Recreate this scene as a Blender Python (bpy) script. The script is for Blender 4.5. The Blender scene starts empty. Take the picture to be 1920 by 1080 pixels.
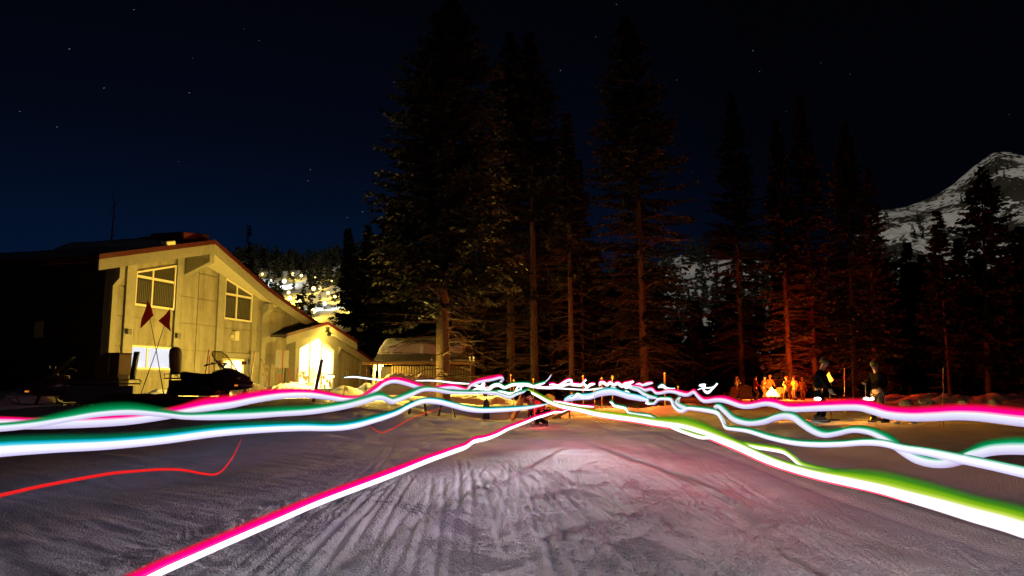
import bpy, bmesh, math, random
import numpy as np
from mathutils import Vector, Matrix

# ------------------------------------------------------------------ scene, camera, world, moon
S = bpy.context.scene
C = S.collection
HZ, F, CZ = 718.0, 1400.0, 1.4                       # horizon row, focal length (px of 1920), eye height
PITCH = math.atan((HZ - 540) / F)
cam = bpy.data.objects.new('camera', bpy.data.cameras.new('camera'))
C.objects.link(cam)
cam.location = (0, 0, CZ)
cam.rotation_euler = (math.pi / 2 + PITCH, 0, 0)
cam.data.sensor_width = 36
cam.data.lens = 36 * F / 1920
cam.data.clip_start = .05
cam.data.clip_end = 6000
S.camera = cam

W = bpy.data.worlds.new('World'); S.world = W; W.use_nodes = True
nt = W.node_tree; nt.nodes.clear()
def wn(t, **k):
    n = nt.nodes.new(t)
    for a, b in k.items(): setattr(n, a, b)
    return n
out = wn('ShaderNodeOutputWorld'); bg = wn('ShaderNodeBackground')
tc = wn('ShaderNodeTexCoord'); sep = wn('ShaderNodeSeparateXYZ')
nt.links.new(tc.outputs['Generated'], sep.inputs[0])
ramp = wn('ShaderNodeValToRGB')                      # height above the horizon
ramp.color_ramp.interpolation = 'B_SPLINE'
els = ramp.color_ramp.elements
els[0].position = 0.0; els[0].color = (.0012, .0108, .042, 1)
els[1].position = .62; els[1].color = (.0006, .0006, .0013, 1)
e = els.new(.14); e.color = (.0011, .0076, .0285, 1)
e = els.new(.30); e.color = (.0011, .0021, .0066, 1)
nt.links.new(sep.outputs['Z'], ramp.inputs[0])
dot = wn('ShaderNodeVectorMath', operation='DOT_PRODUCT')   # last twilight low in the west (left)
nt.links.new(tc.outputs['Generated'], dot.inputs[0]); dot.inputs[1].default_value = (-.36, .93, 0)
mr = wn('ShaderNodeMapRange'); mr.inputs['From Min'].default_value = .70; mr.inputs['From Max'].default_value = 1.0
mr.inputs['To Min'].default_value = .08; mr.inputs['To Max'].default_value = 1.0
nt.links.new(dot.outputs['Value'], mr.inputs['Value'])
mix = wn('ShaderNodeMix', data_type='RGBA'); mix.inputs['A'].default_value = (.0006, .0007, .0014, 1)
nt.links.new(mr.outputs['Result'], mix.inputs['Factor']); nt.links.new(ramp.outputs['Color'], mix.inputs['B'])
nt.links.new(mix.outputs['Result'], bg.inputs['Color']); bg.inputs['Strength'].default_value = 1.0
nt.links.new(bg.outputs[0], out.inputs[0])

moon = bpy.data.objects.new('moon_light', bpy.data.lights.new('moon_light', 'SUN'))
C.objects.link(moon)
moon.data.energy = 1.0; moon.data.angle = math.radians(.5); moon.data.color = (1.0, .92, .78)
moon.rotation_euler = Vector((.50, .86, -.15)).to_track_quat('-Z', 'Y').to_euler()

S.view_settings.view_transform = 'Standard'; S.view_settings.look = 'None'
S.view_settings.exposure = 0; S.view_settings.gamma = 1; S.view_settings.use_curve_mapping = False
S.render.engine = 'CYCLES'
S.cycles.use_denoising = True
S.cycles.sample_clamp_indirect = 3.0
S.cycles.max_bounces = 5; S.cycles.transparent_max_bounces = 24

rnd = random.Random(7)
NR = np.random.default_rng(7)

# ------------------------------------------------------------------ projection helpers
_fw = Vector((0, math.cos(PITCH), math.sin(PITCH))); _up = Vector((0, -math.sin(PITCH), math.cos(PITCH)))
EYE = Vector((0, 0, CZ))
def ray(px, py):
    return Vector((1, 0, 0)) * ((px - 960) / F) + _up * ((540 - py) / F) + _fw
def P(px, py, Y):
    d = ray(px, py); return EYE + d * (Y / d.y)
def scale(px, Y):                                    # metres per photo pixel at distance Y
    return Y / F
def ss(a, b, x):
    t = np.clip((np.asarray(x, float) - a) / (b - a), 0, 1); return t * t * (3 - 2 * t)

def vnoise(x, y, seed=0):
    xi = np.floor(x).astype(np.int64); yi = np.floor(y).astype(np.int64)
    xf = x - xi; yf = y - yi
    u = xf * xf * (3 - 2 * xf); v = yf * yf * (3 - 2 * yf)
    def h(a, b):
        n = (a * 374761393 + b * 668265263 + seed * 974711) & 0x7fffffff
        n = ((n ^ (n >> 13)) * 1274126177) & 0x7fffffff
        n = (n ^ (n >> 16)) & 0xffff
        return n / 65535.0
    return (h(xi, yi) * (1 - u) + h(xi + 1, yi) * u) * (1 - v) + (h(xi, yi + 1) * (1 - u) + h(xi + 1, yi + 1) * u) * v
def fbm(x, y, oct=4, seed=0):
    s = 0; a = .5; 
    for i in range(oct):
        s = s + a * vnoise(x * 2 ** i, y * 2 ** i, seed + i * 17); a *= .5
    return s

def H0(X, Y):
    X = np.asarray(X, float); Y = np.asarray(Y, float)
    h = .72 * ss(0, -7, X) * ss(12, 25, Y)
    h = h + .16 * ss(6.0, 7.2, X - (Y - 9) * .03) * ss(3, 6, Y)            # untracked bank right of the track
    h = h + .10 * (fbm(X * .22 + 9, Y * .22, 3, 5) - .45) * ss(14, 22, Y)
    h = h - .10 * np.exp(-((Y - 11.2 - .06 * X) / .55) ** 2) * ss(-3.4, -5.4, X)   # dip shaped to stand for a dark shadow band at the left
    return h
def hz(x, y): return float(H0(x, y))
def G(px, py):                                       # point of the snow seen at a photo pixel
    d = ray(px, py); t = 2.0
    for i in range(4000):
        p = EYE + d * t
        if p.z <= hz(p.x, p.y): break
        t *= 1.004
    return p
def on(px, Y):                                       # point of the snow on a pixel column at distance Y
    p = P(px, HZ, Y); return Vector((p.x, Y, hz(p.x, Y)))

# ------------------------------------------------------------------ materials
def mat(name, col, rough=.7, var=.12, scale=6, bump=0, bscale=30, metal=0, emit=None, estr=0, spec=.5, sss=0):
    m = bpy.data.materials.new(name); m.use_nodes = True
    t = m.node_tree; b = t.nodes['Principled BSDF']
    b.inputs['Roughness'].default_value = rough; b.inputs['Metallic'].default_value = metal
    b.inputs['Specular IOR Level'].default_value = spec
    co = t.nodes.new('ShaderNodeTexCoord')
    n = t.nodes.new('ShaderNodeTexNoise'); n.inputs['Scale'].default_value = scale; n.inputs['Detail'].default_value = 5
    t.links.new(co.outputs['Object'], n.inputs['Vector'])
    r = t.nodes.new('ShaderNodeValToRGB')
    r.color_ramp.elements[0].position = .3; r.color_ramp.elements[1].position = .7
    r.color_ramp.elements[0].color = tuple(c * (1 - var) for c in col) + (1,)
    r.color_ramp.elements[1].color = tuple(min(1, c * (1 + var)) for c in col) + (1,)
    t.links.new(n.outputs['Fac'], r.inputs[0]); t.links.new(r.outputs[0], b.inputs['Base Color'])
    if bump:
        n2 = t.nodes.new('ShaderNodeTexNoise'); n2.inputs['Scale'].default_value = bscale; n2.inputs['Detail'].default_value = 6
        t.links.new(co.outputs['Object'], n2.inputs['Vector'])
        bp = t.nodes.new('ShaderNodeBump'); bp.inputs['Strength'].default_value = bump; bp.inputs['Distance'].default_value = .05
        t.links.new(n2.outputs['Fac'], bp.inputs['Height']); t.links.new(bp.outputs[0], b.inputs['Normal'])
    if emit:
        b.inputs['Emission Color'].default_value = tuple(emit) + (1,); b.inputs['Emission Strength'].default_value = estr
    return m
M = {}
def m_(k, *a, **kw): M[k] = mat(k, *a, **kw); return M[k]
m_('snow', (.80, .81, .84), .8, .06, .9, .55, 14, spec=.12)
m_('packed_snow', (.72, .73, .77), .8, .1, 1.3, 1.0, 48, spec=.12)
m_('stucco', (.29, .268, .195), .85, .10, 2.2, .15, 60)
m_('trim', (.27, .255, .19), .7, .12, 5)
m_('blind', (.075, .07, .045), .8, .1, 5)
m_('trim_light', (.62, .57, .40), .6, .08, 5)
m_('window_frame', (.75, .70, .5), .5, .05)
m_('red_metal', (.075, .007, .010), .45, .15, 4)
m_('roofing', (.06, .05, .05), .8, .2, 8)
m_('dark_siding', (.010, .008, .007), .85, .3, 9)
m_('dark_metal', (.05, .05, .05), .5, .2, 8, metal=.6)
m_('black_plastic', (.018, .018, .02), .35, .2, 12)
m_('rubber', (.012, .012, .012), .8, .2, 20)
m_('vinyl', (.02, .018, .017), .55, .2, 16, .1, 90)
m_('hood_paint', (.055, .03, .035), .25, .15, 5)
m_('bark', (.095, .062, .043), .95, .35, 9, .8, 26)
m_('twig', (.085, .055, .04), .95, .3, 9)
m_('needles', (.016, .018, .008), .8, .45, 1.6)
m_('needles_shaded', (.010, .012, .007), .8, .45, 1.6)  # darker copy of the needles: shade of the unlit trees put into the colour
m_('rock', (.12, .11, .10), .9, .3, 3, .8, 9)
m_('wood', (.30, .20, .11), .75, .25, 9, .2, 40)
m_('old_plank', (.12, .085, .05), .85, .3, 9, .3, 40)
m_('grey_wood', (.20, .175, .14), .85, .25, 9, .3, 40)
m_('weathered_roof', (.20, .19, .19), .85, .25, 6, .3, 30)
m_('chair_wood', (.42, .25, .10), .65, .15, 9)
m_('card', (.30, .22, .13), .85, .12, 9)
m_('dark_box', (.07, .035, .03), .8, .2, 9)
m_('white_paint', (.8, .8, .78), .6, .05)
m_('steel', (.45, .45, .47), .35, .15, 10, metal=.9)
m_('red_cloth', (.32, .018, .012), .8, .2, 12)
m_('red_pole', (.30, .035, .02), .6, .15)
m_('bamboo', (.48, .34, .12), .6, .15, 12)
m_('teal', (.02, .22, .22), .6, .15)
m_('sign_grey', (.27, .25, .20), .7, .1)
m_('skin', (.55, .34, .25), .55, .08)
m_('black_cloth', (.005, .005, .006), .95, .2, 14, spec=.04)
m_('grey_cloth', (.10, .10, .11), .9, .2, 14)
m_('beige_cloth', (.12, .095, .05), .9, .15, 14)
m_('yellow_cloth', (.55, .38, .08), .85, .15, 14)
m_('red_jacket', (.34, .02, .02), .8, .2, 14)
m_('orange_cloth', (.42, .18, .05), .85, .15, 14)
m_('brown_cloth', (.14, .08, .05), .9, .15, 14)
m_('wool', (.16, .13, .06), .95, .25, 40, .5, 120)
m_('hair', (.05, .03, .02), .7, .2, 30)
m_('eye', (.01, .01, .01), .3, .05)
m_('ski_paint', (.50, .53, .58), .3, .15, 6)
m_('ash', (.03, .028, .025), .95, .2, 9)

# stained stucco: streaks running down the panels
t_ = M['stucco'].node_tree; b_ = t_.nodes['Principled BSDF']; co_ = t_.nodes.new('ShaderNodeTexCoord'); mp_ = t_.nodes.new('ShaderNodeMapping'); mp_.inputs['Scale'].default_value = (1.6, 1.6, .22)
n_ = t_.nodes.new('ShaderNodeTexNoise'); n_.inputs['Scale'].default_value = 1.4; n_.inputs['Detail'].default_value = 7; n_.inputs['Roughness'].default_value = .65
r_ = t_.nodes.new('ShaderNodeValToRGB'); r_.color_ramp.elements[0].position = .34; r_.color_ramp.elements[0].color = (.62, .60, .56, 1); r_.color_ramp.elements[1].position = .60; r_.color_ramp.elements[1].color = (1, 1, 1, 1)
mu_ = t_.nodes.new('ShaderNodeMix'); mu_.data_type = 'RGBA'; mu_.blend_type = 'MULTIPLY'; mu_.inputs['Factor'].default_value = 1
src_ = b_.inputs['Base Color'].links[0].from_socket
t_.links.new(co_.outputs['Object'], mp_.inputs[0]); t_.links.new(mp_.outputs[0], n_.inputs['Vector']); t_.links.new(n_.outputs['Fac'], r_.inputs[0])
t_.links.new(src_, mu_.inputs['A']); t_.links.new(r_.outputs[0], mu_.inputs['B']); t_.links.new(mu_.outputs['Result'], b_.inputs['Base Color'])
# thin cloth that lets light through
m = bpy.data.materials.new('pennant_cloth'); m.use_nodes = True; t_ = m.node_tree; t_.nodes.clear()
o_ = t_.nodes.new('ShaderNodeOutputMaterial'); mx_ = t_.nodes.new('ShaderNodeMixShader'); d_ = t_.nodes.new('ShaderNodeBsdfDiffuse'); l_ = t_.nodes.new('ShaderNodeBsdfTranslucent')
d_.inputs[0].default_value = (.22, .016, .01, 1); l_.inputs[0].default_value = (.22, .016, .01, 1); mx_.inputs[0].default_value = .55
t_.links.new(d_.outputs[0], mx_.inputs[1]); t_.links.new(l_.outputs[0], mx_.inputs[2]); t_.links.new(mx_.outputs[0], o_.inputs[0]); M['pennant_cloth'] = m

def glow(name, col, s):
    m = bpy.data.materials.new(name); m.use_nodes = True; t = m.node_tree; t.nodes.clear()
    o = t.nodes.new('ShaderNodeOutputMaterial'); e = t.nodes.new('ShaderNodeEmission')
    e.inputs[0].default_value = tuple(col) + (1,); e.inputs[1].default_value = s
    t.links.new(e.outputs[0], o.inputs[0]); M[name] = m; return m
glow('flame', (1, .50, .07), 14); glow('torch_flame', (1, .34, .03), 3.6); glow('small_flame', (1, .30, .015), 2.2)
glow('lamp_glow', (1, .76, .26), 5); glow('cool_lamp_glow', (.90, .97, .80), 3.0); glow('star_glow', (.75, .85, 1), .18)
glow('lamp_led', (.85, 1, .95), 9); glow('bulb', (1, .74, .22), 14); glow('reflector', (1, .28, .03), .75)
def window_glow(name, c1, c2, s1, s2, scale, split=None):
    """a lit room behind the glass: bright, with darker furnishing shapes"""
    m = bpy.data.materials.new(name); m.use_nodes = True; t = m.node_tree; t.nodes.clear()
    o = t.nodes.new('ShaderNodeOutputMaterial'); e = t.nodes.new('ShaderNodeEmission')
    co = t.nodes.new('ShaderNodeTexCoord'); n = t.nodes.new('ShaderNodeTexNoise')
    n.inputs['Scale'].default_value = scale; n.inputs['Detail'].default_value = 4
    t.links.new(co.outputs['Object'], n.inputs['Vector'])
    r = t.nodes.new('ShaderNodeValToRGB'); r.color_ramp.elements[0].position = .42; r.color_ramp.elements[1].position = .58
    r.color_ramp.elements[0].color = tuple(c * s1 for c in c1) + (1,); r.color_ramp.elements[1].color = tuple(c * s2 for c in c2) + (1,)
    t.links.new(n.outputs['Fac'], r.inputs[0]); t.links.new(r.outputs[0], e.inputs[0])
    t.links.new(e.outputs[0], o.inputs[0]); M[name] = m; return m
window_glow('lit_room', (1, .74, .24), (1, .90, .58), 2.4, 4.0, .6)
window_glow('lit_room_low', (1, .62, .06), (1, .85, .45), .8, 3.4, 2.6)
window_glow('lit_blind', (.86, .86, .94), (.92, .92, 1), 1.0, 1.25, .6)
window_glow('lit_room_warm', (1, .74, .16), (1, .9, .6), 2.2, 4.5, 1.6)

def glass_mat(name, col, rough=.06):
    m = bpy.data.materials.new(name); m.use_nodes = True; b = m.node_tree.nodes['Principled BSDF']
    b.inputs['Base Color'].default_value = tuple(col) + (1,); b.inputs['Roughness'].default_value = rough
    b.inputs['Specular IOR Level'].default_value = .6
    M[name] = m; return m
glass_mat('dark_pane', (.05, .045, .025), .18)
m = bpy.data.materials.new('windshield'); m.use_nodes = True; t_ = m.node_tree; t_.nodes.clear()
o_ = t_.nodes.new('ShaderNodeOutputMaterial'); mx_ = t_.nodes.new('ShaderNodeMixShader'); tr_ = t_.nodes.new('ShaderNodeBsdfTransparent'); gl_ = t_.nodes.new('ShaderNodeBsdfGlossy')
tr_.inputs[0].default_value = (.80, .76, .62, 1); gl_.inputs['Roughness'].default_value = .08; mx_.inputs[0].default_value = .10
t_.links.new(tr_.outputs[0], mx_.inputs[1]); t_.links.new(gl_.outputs[0], mx_.inputs[2]); t_.links.new(mx_.outputs[0], o_.inputs[0]); M['windshield'] = m

# ------------------------------------------------------------------ mesh building
class MB:
    def __init__(s): s.v = []; s.f = []
    def add(s, vs, fs):
        o = len(s.v); s.v.extend([tuple(v) for v in vs]); s.f.extend([tuple(i + o for i in f) for f in fs]); return s
    def box(s, c, d, R=None):
        hx, hy, hz_ = d[0] / 2, d[1] / 2, d[2] / 2; vs = []
        for sx, sy, sz in ((-1,-1,-1),(1,-1,-1),(1,1,-1),(-1,1,-1),(-1,-1,1),(1,-1,1),(1,1,1),(-1,1,1)):
            p = Vector((sx * hx, sy * hy, sz * hz_))
            if R is not None: p = R @ p
            vs.append(p + Vector(c))
        return s.add(vs, [(0,3,2,1),(4,5,6,7),(0,1,5,4),(1,2,6,5),(2,3,7,6),(3,0,4,7)])
    def bar(s, a, b, w, h=None, roll=None):             # a box running from a to b
        a = Vector(a); b = Vector(b); h = h or w; d = b - a; L = d.length; d.normalize()
        up = Vector(roll) if roll is not None else (Vector((0, 0, 1)) if abs(d.z) < .95 else Vector((0, 1, 0)))
        x = d.cross(up).normalized(); z = x.cross(d).normalized()
        R = Matrix((x, d, z)).transposed()
        return s.box((a + b) / 2, (w, L, h), R)
    def tube(s, pts, rad, n=8, cap=True):
        pts = [Vector(p) for p in pts]; k = len(pts)
        if not hasattr(rad, '__len__'): rad = [rad] * k
        vs = []; fs = []; ref = None
        for i, p in enumerate(pts):
            d = (pts[min(i + 1, k - 1)] - pts[max(i - 1, 0)])
            if d.length < 1e-9: d = Vector((0, 0, 1))
            d.normalize()
            if ref is None:
                ref = Vector((0, 0, 1)) if abs(d.z) < .9 else Vector((1, 0, 0))
            x = d.cross(ref).normalized(); y = x.cross(d).normalized(); ref = y
            for j in range(n):
                a = 2 * math.pi * j / n
                vs.append(p + (x * math.cos(a) + y * math.sin(a)) * rad[i])
        for i in range(k - 1):
            for j in range(n):
                fs.append((i * n + j, i * n + (j + 1) % n, (i + 1) * n + (j + 1) % n, (i + 1) * n + j))
        if cap:
            fs.append(tuple(range(n - 1, -1, -1))); fs.append(tuple((k - 1) * n + j for j in range(n)))
        return s.add(vs, fs)
    def prism(s, poly, vec):                             # planar polygon pushed along vec
        poly = [Vector(p) for p in poly]; n = len(poly); v = Vector(vec)
        vs = poly + [p + v for p in poly]
        fs = [tuple(range(n - 1, -1, -1)), tuple(range(n, 2 * n))] + [(i, (i + 1) % n, n + (i + 1) % n, n + i) for i in range(n)]
        return s.add(vs, fs)
    def lathe(s, prof, n=12, c=(0, 0, 0)):
        c = Vector(c); vs = []; fs = []
        for r, z in prof:
            for j in range(n):
                a = 2 * math.pi * j / n; vs.append(c + Vector((r * math.cos(a), r * math.sin(a), z)))
        k = len(prof)
        for i in range(k - 1):
            for j in range(n):
                fs.append((i * n + j, i * n + (j + 1) % n, (i + 1) * n + (j + 1) % n, (i + 1) * n + j))
        fs.append(tuple(range(n - 1, -1, -1))); fs.append(tuple((k - 1) * n + j for j in range(n)))
        return s.add(vs, fs)
    def loft(s, rings):
        n = len(rings[0]); k = len(rings); vs = [p for r in rings for p in r]; fs = []
        for i in range(k - 1):
            for j in range(n):
                fs.append((i * n + j, i * n + (j + 1) % n, (i + 1) * n + (j + 1) % n, (i + 1) * n + j))
        fs.append(tuple(range(n - 1, -1, -1))); fs.append(tuple((k - 1) * n + j for j in range(n)))
        return s.add(vs, fs)
    def ico(s, c, r, sub=1, jit=0, sq=(1, 1, 1)):
        bm = bmesh.new(); bmesh.ops.create_icosphere(bm, subdivisions=sub, radius=1)
        c = Vector(c)
        vs = [c + Vector((v.co.x * sq[0], v.co.y * sq[1], v.co.z * sq[2])) * r * (1 + rnd.uniform(-jit, jit)) for v in bm.verts]
        fs = [tuple(v.index for v in f.verts) for f in bm.faces]; bm.free()
        return s.add(vs, fs)
    def mesh(s, name, smooth=False):
        me = bpy.data.meshes.new(name); me.from_pydata(s.v, [], s.f)
        bm = bmesh.new(); bm.from_mesh(me); bmesh.ops.recalc_face_normals(bm, faces=bm.faces[:]); bm.to_mesh(me); bm.free()
        if smooth: me.shade_smooth()
        return me
    def build(s, name, material, parent=None, smooth=False, bevel=0):
        me = s.mesh(name, smooth); o = bpy.data.objects.new(name, me); C.objects.link(o)
        me.materials.append(M[material] if isinstance(material, str) else material)
        if parent is not None: o.parent = parent
        if bevel:
            b = o.modifiers.new('bevel', 'BEVEL'); b.width = bevel; b.segments = 2; b.limit_method = 'ANGLE'
        return o

def npmesh(name, V, Fq, material, parent=None, smooth=True):
    me = bpy.data.meshes.new(name); V = np.asarray(V, np.float32); Fq = np.asarray(Fq, np.int32); k = Fq.shape[1]
    me.vertices.add(len(V)); me.vertices.foreach_set('co', V.ravel())
    me.loops.add(Fq.size); me.loops.foreach_set('vertex_index', Fq.ravel())
    me.polygons.add(len(Fq)); me.polygons.foreach_set('loop_start', np.arange(0, Fq.size, k, dtype=np.int32))
    me.polygons.foreach_set('use_smooth', np.full(len(Fq), smooth))
    me.update(calc_edges=True); me.validate()
    o = bpy.data.objects.new(name, me); C.objects.link(o)
    me.materials.append(M[material] if isinstance(material, str) else material)
    if parent is not None: o.parent = parent
    return o

def tag(o, label=None, cat=None, group=None, kind=None):
    if label: o['label'] = label
    if cat: o['category'] = cat
    if group: o['group'] = group
    if kind: o['kind'] = kind
    return o
def thing(name, label, cat, loc=(0, 0, 0), rz=0, group=None, kind=None):
    o = bpy.data.objects.new(name, None); C.objects.link(o); o.location = loc; o.rotation_euler = (0, 0, rz)
    o.empty_display_size = .2
    return tag(o, label, cat, group, kind)
def copy_tree(o, parent=None):
    c = o.copy(); C.objects.link(c); c.parent = parent
    for ch in list(o.children): copy_tree(ch, c)
    return c
def lamp(parent, loc, energy, col, r=.1, name='lamp_light', spot=None, target=None):
    l = bpy.data.lights.new(name, 'SPOT' if spot else 'POINT'); l.energy = energy; l.color = col; l.shadow_soft_size = r
    o = bpy.data.objects.new(name, l); C.objects.link(o); o.parent = parent; o.location = loc
    if spot:
        l.spot_size = math.radians(spot); l.spot_blend = .45 if spot > 100 else 1.0
        o.rotation_euler = (Vector(target) - Vector(loc)).to_track_quat('-Z', 'Y').to_euler()
    return o
# ------------------------------------------------------------------ snow ground (one sheet to the horizon)
def axis(parts):
    xs = [parts[0][0]]
    for a, b, n in parts: xs.extend(list(np.linspace(a, b, n + 1)[1:]))
    return np.array(xs)
def geo(a, b, n): return list(np.geomspace(a, b, n))
pos = [6.2 + x for x in np.cumsum(np.geomspace(.035, 2.0, 70))]
far = [pos[-1] * k for k in np.geomspace(1.06, 60, 22)]
xr = np.array(pos + far)
XS = np.concatenate([-xr[::-1], np.linspace(-6.2, -3.6, 66)[:-1], np.linspace(-3.6, 4.4, 380)[:-1], np.linspace(4.4, 6.2, 52), xr])
yn = np.concatenate([np.linspace(1.5, 4.3, 60)[:-1], np.linspace(4.3, 8.5, 210)[:-1], np.linspace(8.5, 12.5, 130)])
yp = [12.5 + x for x in np.cumsum(np.geomspace(.032, 1.2, 190))]
yf = [yp[-1] * k for k in np.geomspace(1.03, 60, 30)]
YS = np.concatenate([[-1500, -200, -30, -6, -1, .6], yn, yp, yf])
GX, GY = np.meshgrid(XS, YS)
def ground_relief(X, Y):
    h = np.zeros_like(X)
    near = ss(30, 12, Y)
    road = ss(-3.6, -1.2, X + (Y - 6) * .05) * ss(4.6, 3.6, X - (Y - 9) * .02)
    left0 = ss(-.8, -2.6, X + (Y - 6) * .02)
    # trampled crumbs everywhere
    lump = fbm(X * 3.1, Y * 3.1, 5, 1) - .47
    h += (.012 * road + .010) * lump * near
    crumb = np.maximum(0, fbm(X * 13, Y * 13, 3, 3) - .50)
    h += (.036 * road + .045 * left0 + .012) * crumb * near
    h +=   .016 * road * (fbm(X * 22, Y * 22, 2, 8) - .4) * ss(12, 6, Y)
    # combed grooves drawn along the slope at the left and right
    u = X * .80 - Y * .60; v = X * .60 + Y * .80
    left = ss(-.8, -2.6, X + (Y - 6) * .02)
    h += .018 * left * near * (fbm(v * 7 + 2 * fbm(u * .4, v * .4, 2, 2), u * .8, 4, 11) - .45) * 3.6
    u2 = X * .93 + Y * .36; v2 = -X * .36 + Y * .93
    right = ss(1.2, 2.6, X) * ss(5.2, 4.2, X)
    comb = .5 + .5 * np.sin(u2 * 2 * math.pi / .085 + 3 * fbm(X * 1.2, Y * 1.2, 2, 21))
    h += .013 * right * near * comb * ss(.36, .52, fbm(X * 1.6, Y * 1.6, 3, 31))
    # soft ruts following the track out of the picture
    for x0, sl, d, w in ((4.05, -.012, .05, .10), (4.45, -.014, -.035, .10), (4.9, -.01, .04, .13), (-2.2, -.11, .03, .12), (-2.75, -.11, -.03, .15), (2.2, -.09, .025, .1), (1.2, .02, -.02, .2)):
        c = x0 - sl * (Y - 8) + .05 * np.sin(Y * .7 + x0)
        h -= d * np.exp(-((X - c) / w) ** 2) * ss(24, 12, Y)
    # prints of ski-boot soles and track treads: patches of parallel ribs
    r = random.Random(3)
    for k in range(300):
        y = 2.6 + 14 * r.random() ** 1.25; x = r.uniform(-2.4 - .1 * y, 3.3); a = r.gauss(.12, .25) + (.25 if x < 0 else -.15)
        L = r.uniform(.15, .55); wd = r.uniform(.07, .22); pitch = r.choice((.036, .042, .050)); dpt = r.uniform(.006, .015)
        i0 = np.searchsorted(YS, y - .8); i1 = np.searchsorted(YS, y + .8); j0 = np.searchsorted(XS, x - .8); j1 = np.searchsorted(XS, x + .8)
        sx = X[i0:i1, j0:j1] - x; sy = Y[i0:i1, j0:j1] - y
        p = sx * math.cos(a) + sy * math.sin(a); q = -sx * math.sin(a) + sy * math.cos(a)
        ins = ss(wd, wd * .85, np.abs(p)) * ss(L, L * .9, np.abs(q))
        rib = np.sin((p if k % 3 else q) * 2 * math.pi / (pitch * 1.6))
        base = h[i0:i1, j0:j1]
        h[i0:i1, j0:j1] = base * (1 - .6 * ins) + ins * (dpt * rib - .004)
    # long ski tracks running up the piste
    rt_ = random.Random(9)
    for k in range(56):
        x0 = rt_.uniform(-2.2, 3.2); sl = rt_.uniform(-.10, .06); cv = rt_.uniform(-.006, .006); d = rt_.uniform(.008, .018); y0 = rt_.uniform(2, 9); y1 = y0 + rt_.uniform(3, 9)
        for off in (0, .17):
            c = x0 + off + sl * (Y - 6) + cv * (Y - 6) ** 2
            q = (X - c) / .030; m = ss(y0, y0 + .4, Y) * ss(y1, y1 - .8, Y)
            h += m * d * (-np.exp(-q ** 2) + .5 * np.exp(-(np.abs(q) - 1.9) ** 2))
    # pole and edge scratches
    for k in range(46):
        y = 2.6 + 9 * r.random(); x = r.uniform(-2.5, 3.6); a = r.uniform(-1.1, 1.1); L = r.uniform(.25, .9); d = r.uniform(.010, .022)
        i0 = np.searchsorted(YS, y - 1); i1 = np.searchsorted(YS, y + 1); j0 = np.searchsorted(XS, x - 1); j1 = np.searchsorted(XS, x + 1)
        sx = X[i0:i1, j0:j1] - x; sy = Y[i0:i1, j0:j1] - y
        p = sx * math.cos(a) + sy * math.sin(a); q = -sx * math.sin(a) + sy * math.cos(a)
        ins = ss(L, L * .85, np.abs(q))
        h[i0:i1, j0:j1] += ins * (-d * np.exp(-(p / .016) ** 2) + .6 * d * np.exp(-((np.abs(p) - .034) / .016) ** 2))
    # middle distance: choppy snow under the spruces and by the house
    mid = ss(14, 22, Y) * ss(70, 45, Y)
    h += .13 * mid * (fbm(X * 1.7, Y * 1.2, 4, 41) - .47) + .10 * mid * np.maximum(0, fbm(X * 2.6, Y * 2.0, 3, 43) - .58) * 3 * ss(-2, -7, X)
    return h
Z = H0(GX, GY) + 1.0 * ground_relief(GX, GY)
ny, nx = GX.shape
idx = np.arange(ny * nx).reshape(ny, nx)
quads = np.stack([idx[:-1, :-1], idx[:-1, 1:], idx[1:, 1:], idx[1:, :-1]], -1).reshape(-1, 4)
g = npmesh('ground', np.stack([GX, GY, Z], -1).reshape(-1, 3), quads, 'packed_snow')
tag(g, kind='structure')

# ------------------------------------------------------------------ far mountain and hills
def interp(px, tab): return np.interp(px, [a for a, b in tab], [b for a, b in tab])
def relief(name, label_tab, px0, px1, nxx, Y0, Y1, nyy, foot_py, rough, material, seed, pw=1.0):
    """terrain whose crest stands at distance Y1 with the given skyline; rows come toward Y0"""
    pxs = np.linspace(px0, px1, nxx); ts = np.linspace(0, 1.35, nyy)
    PX, T = np.meshgrid(pxs, ts)
    Yd = Y0 + (Y1 - Y0) * T
    Xd = (PX - 960) / F * Y1 * (.55 + .45 * np.clip(T, 0, 1.3))
    crest = (HZ - interp(pxs, label_tab)) / F * Y1 + CZ
    foot = (HZ - foot_py) / F * Y0 + CZ
    prof = np.where(T <= 1, np.clip(T, 0, 1) ** pw, 1 - (T - 1) * 1.4)
    hgt = foot + (crest[None, :] - foot) * prof
    s = rough
    rid = 1 - np.abs(2 * fbm(Xd / (s * 7), Yd / (s * 7), 4, seed) - .95)
    damp = np.clip(np.minimum(T * 4, 1), 0, 1) * np.where(np.abs(T - 1) < .14, .35, 1)
    hgt = hgt + (rid - .75) * s * 1.1 * damp + (fbm(Xd / s, Yd / s, 4, seed + 3) - .47) * s * .55 * damp
    idx = np.arange(nyy * nxx).reshape(nyy, nxx)
    q = np.stack([idx[:-1, :-1], idx[:-1, 1:], idx[1:, 1:], idx[1:, :-1]], -1).reshape(-1, 4)
    o = npmesh(name, np.stack([Xd, Yd, hgt], -1).reshape(-1, 3), q, material)
    tag(o, kind='structure')
    return Xd, Yd, hgt
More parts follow.
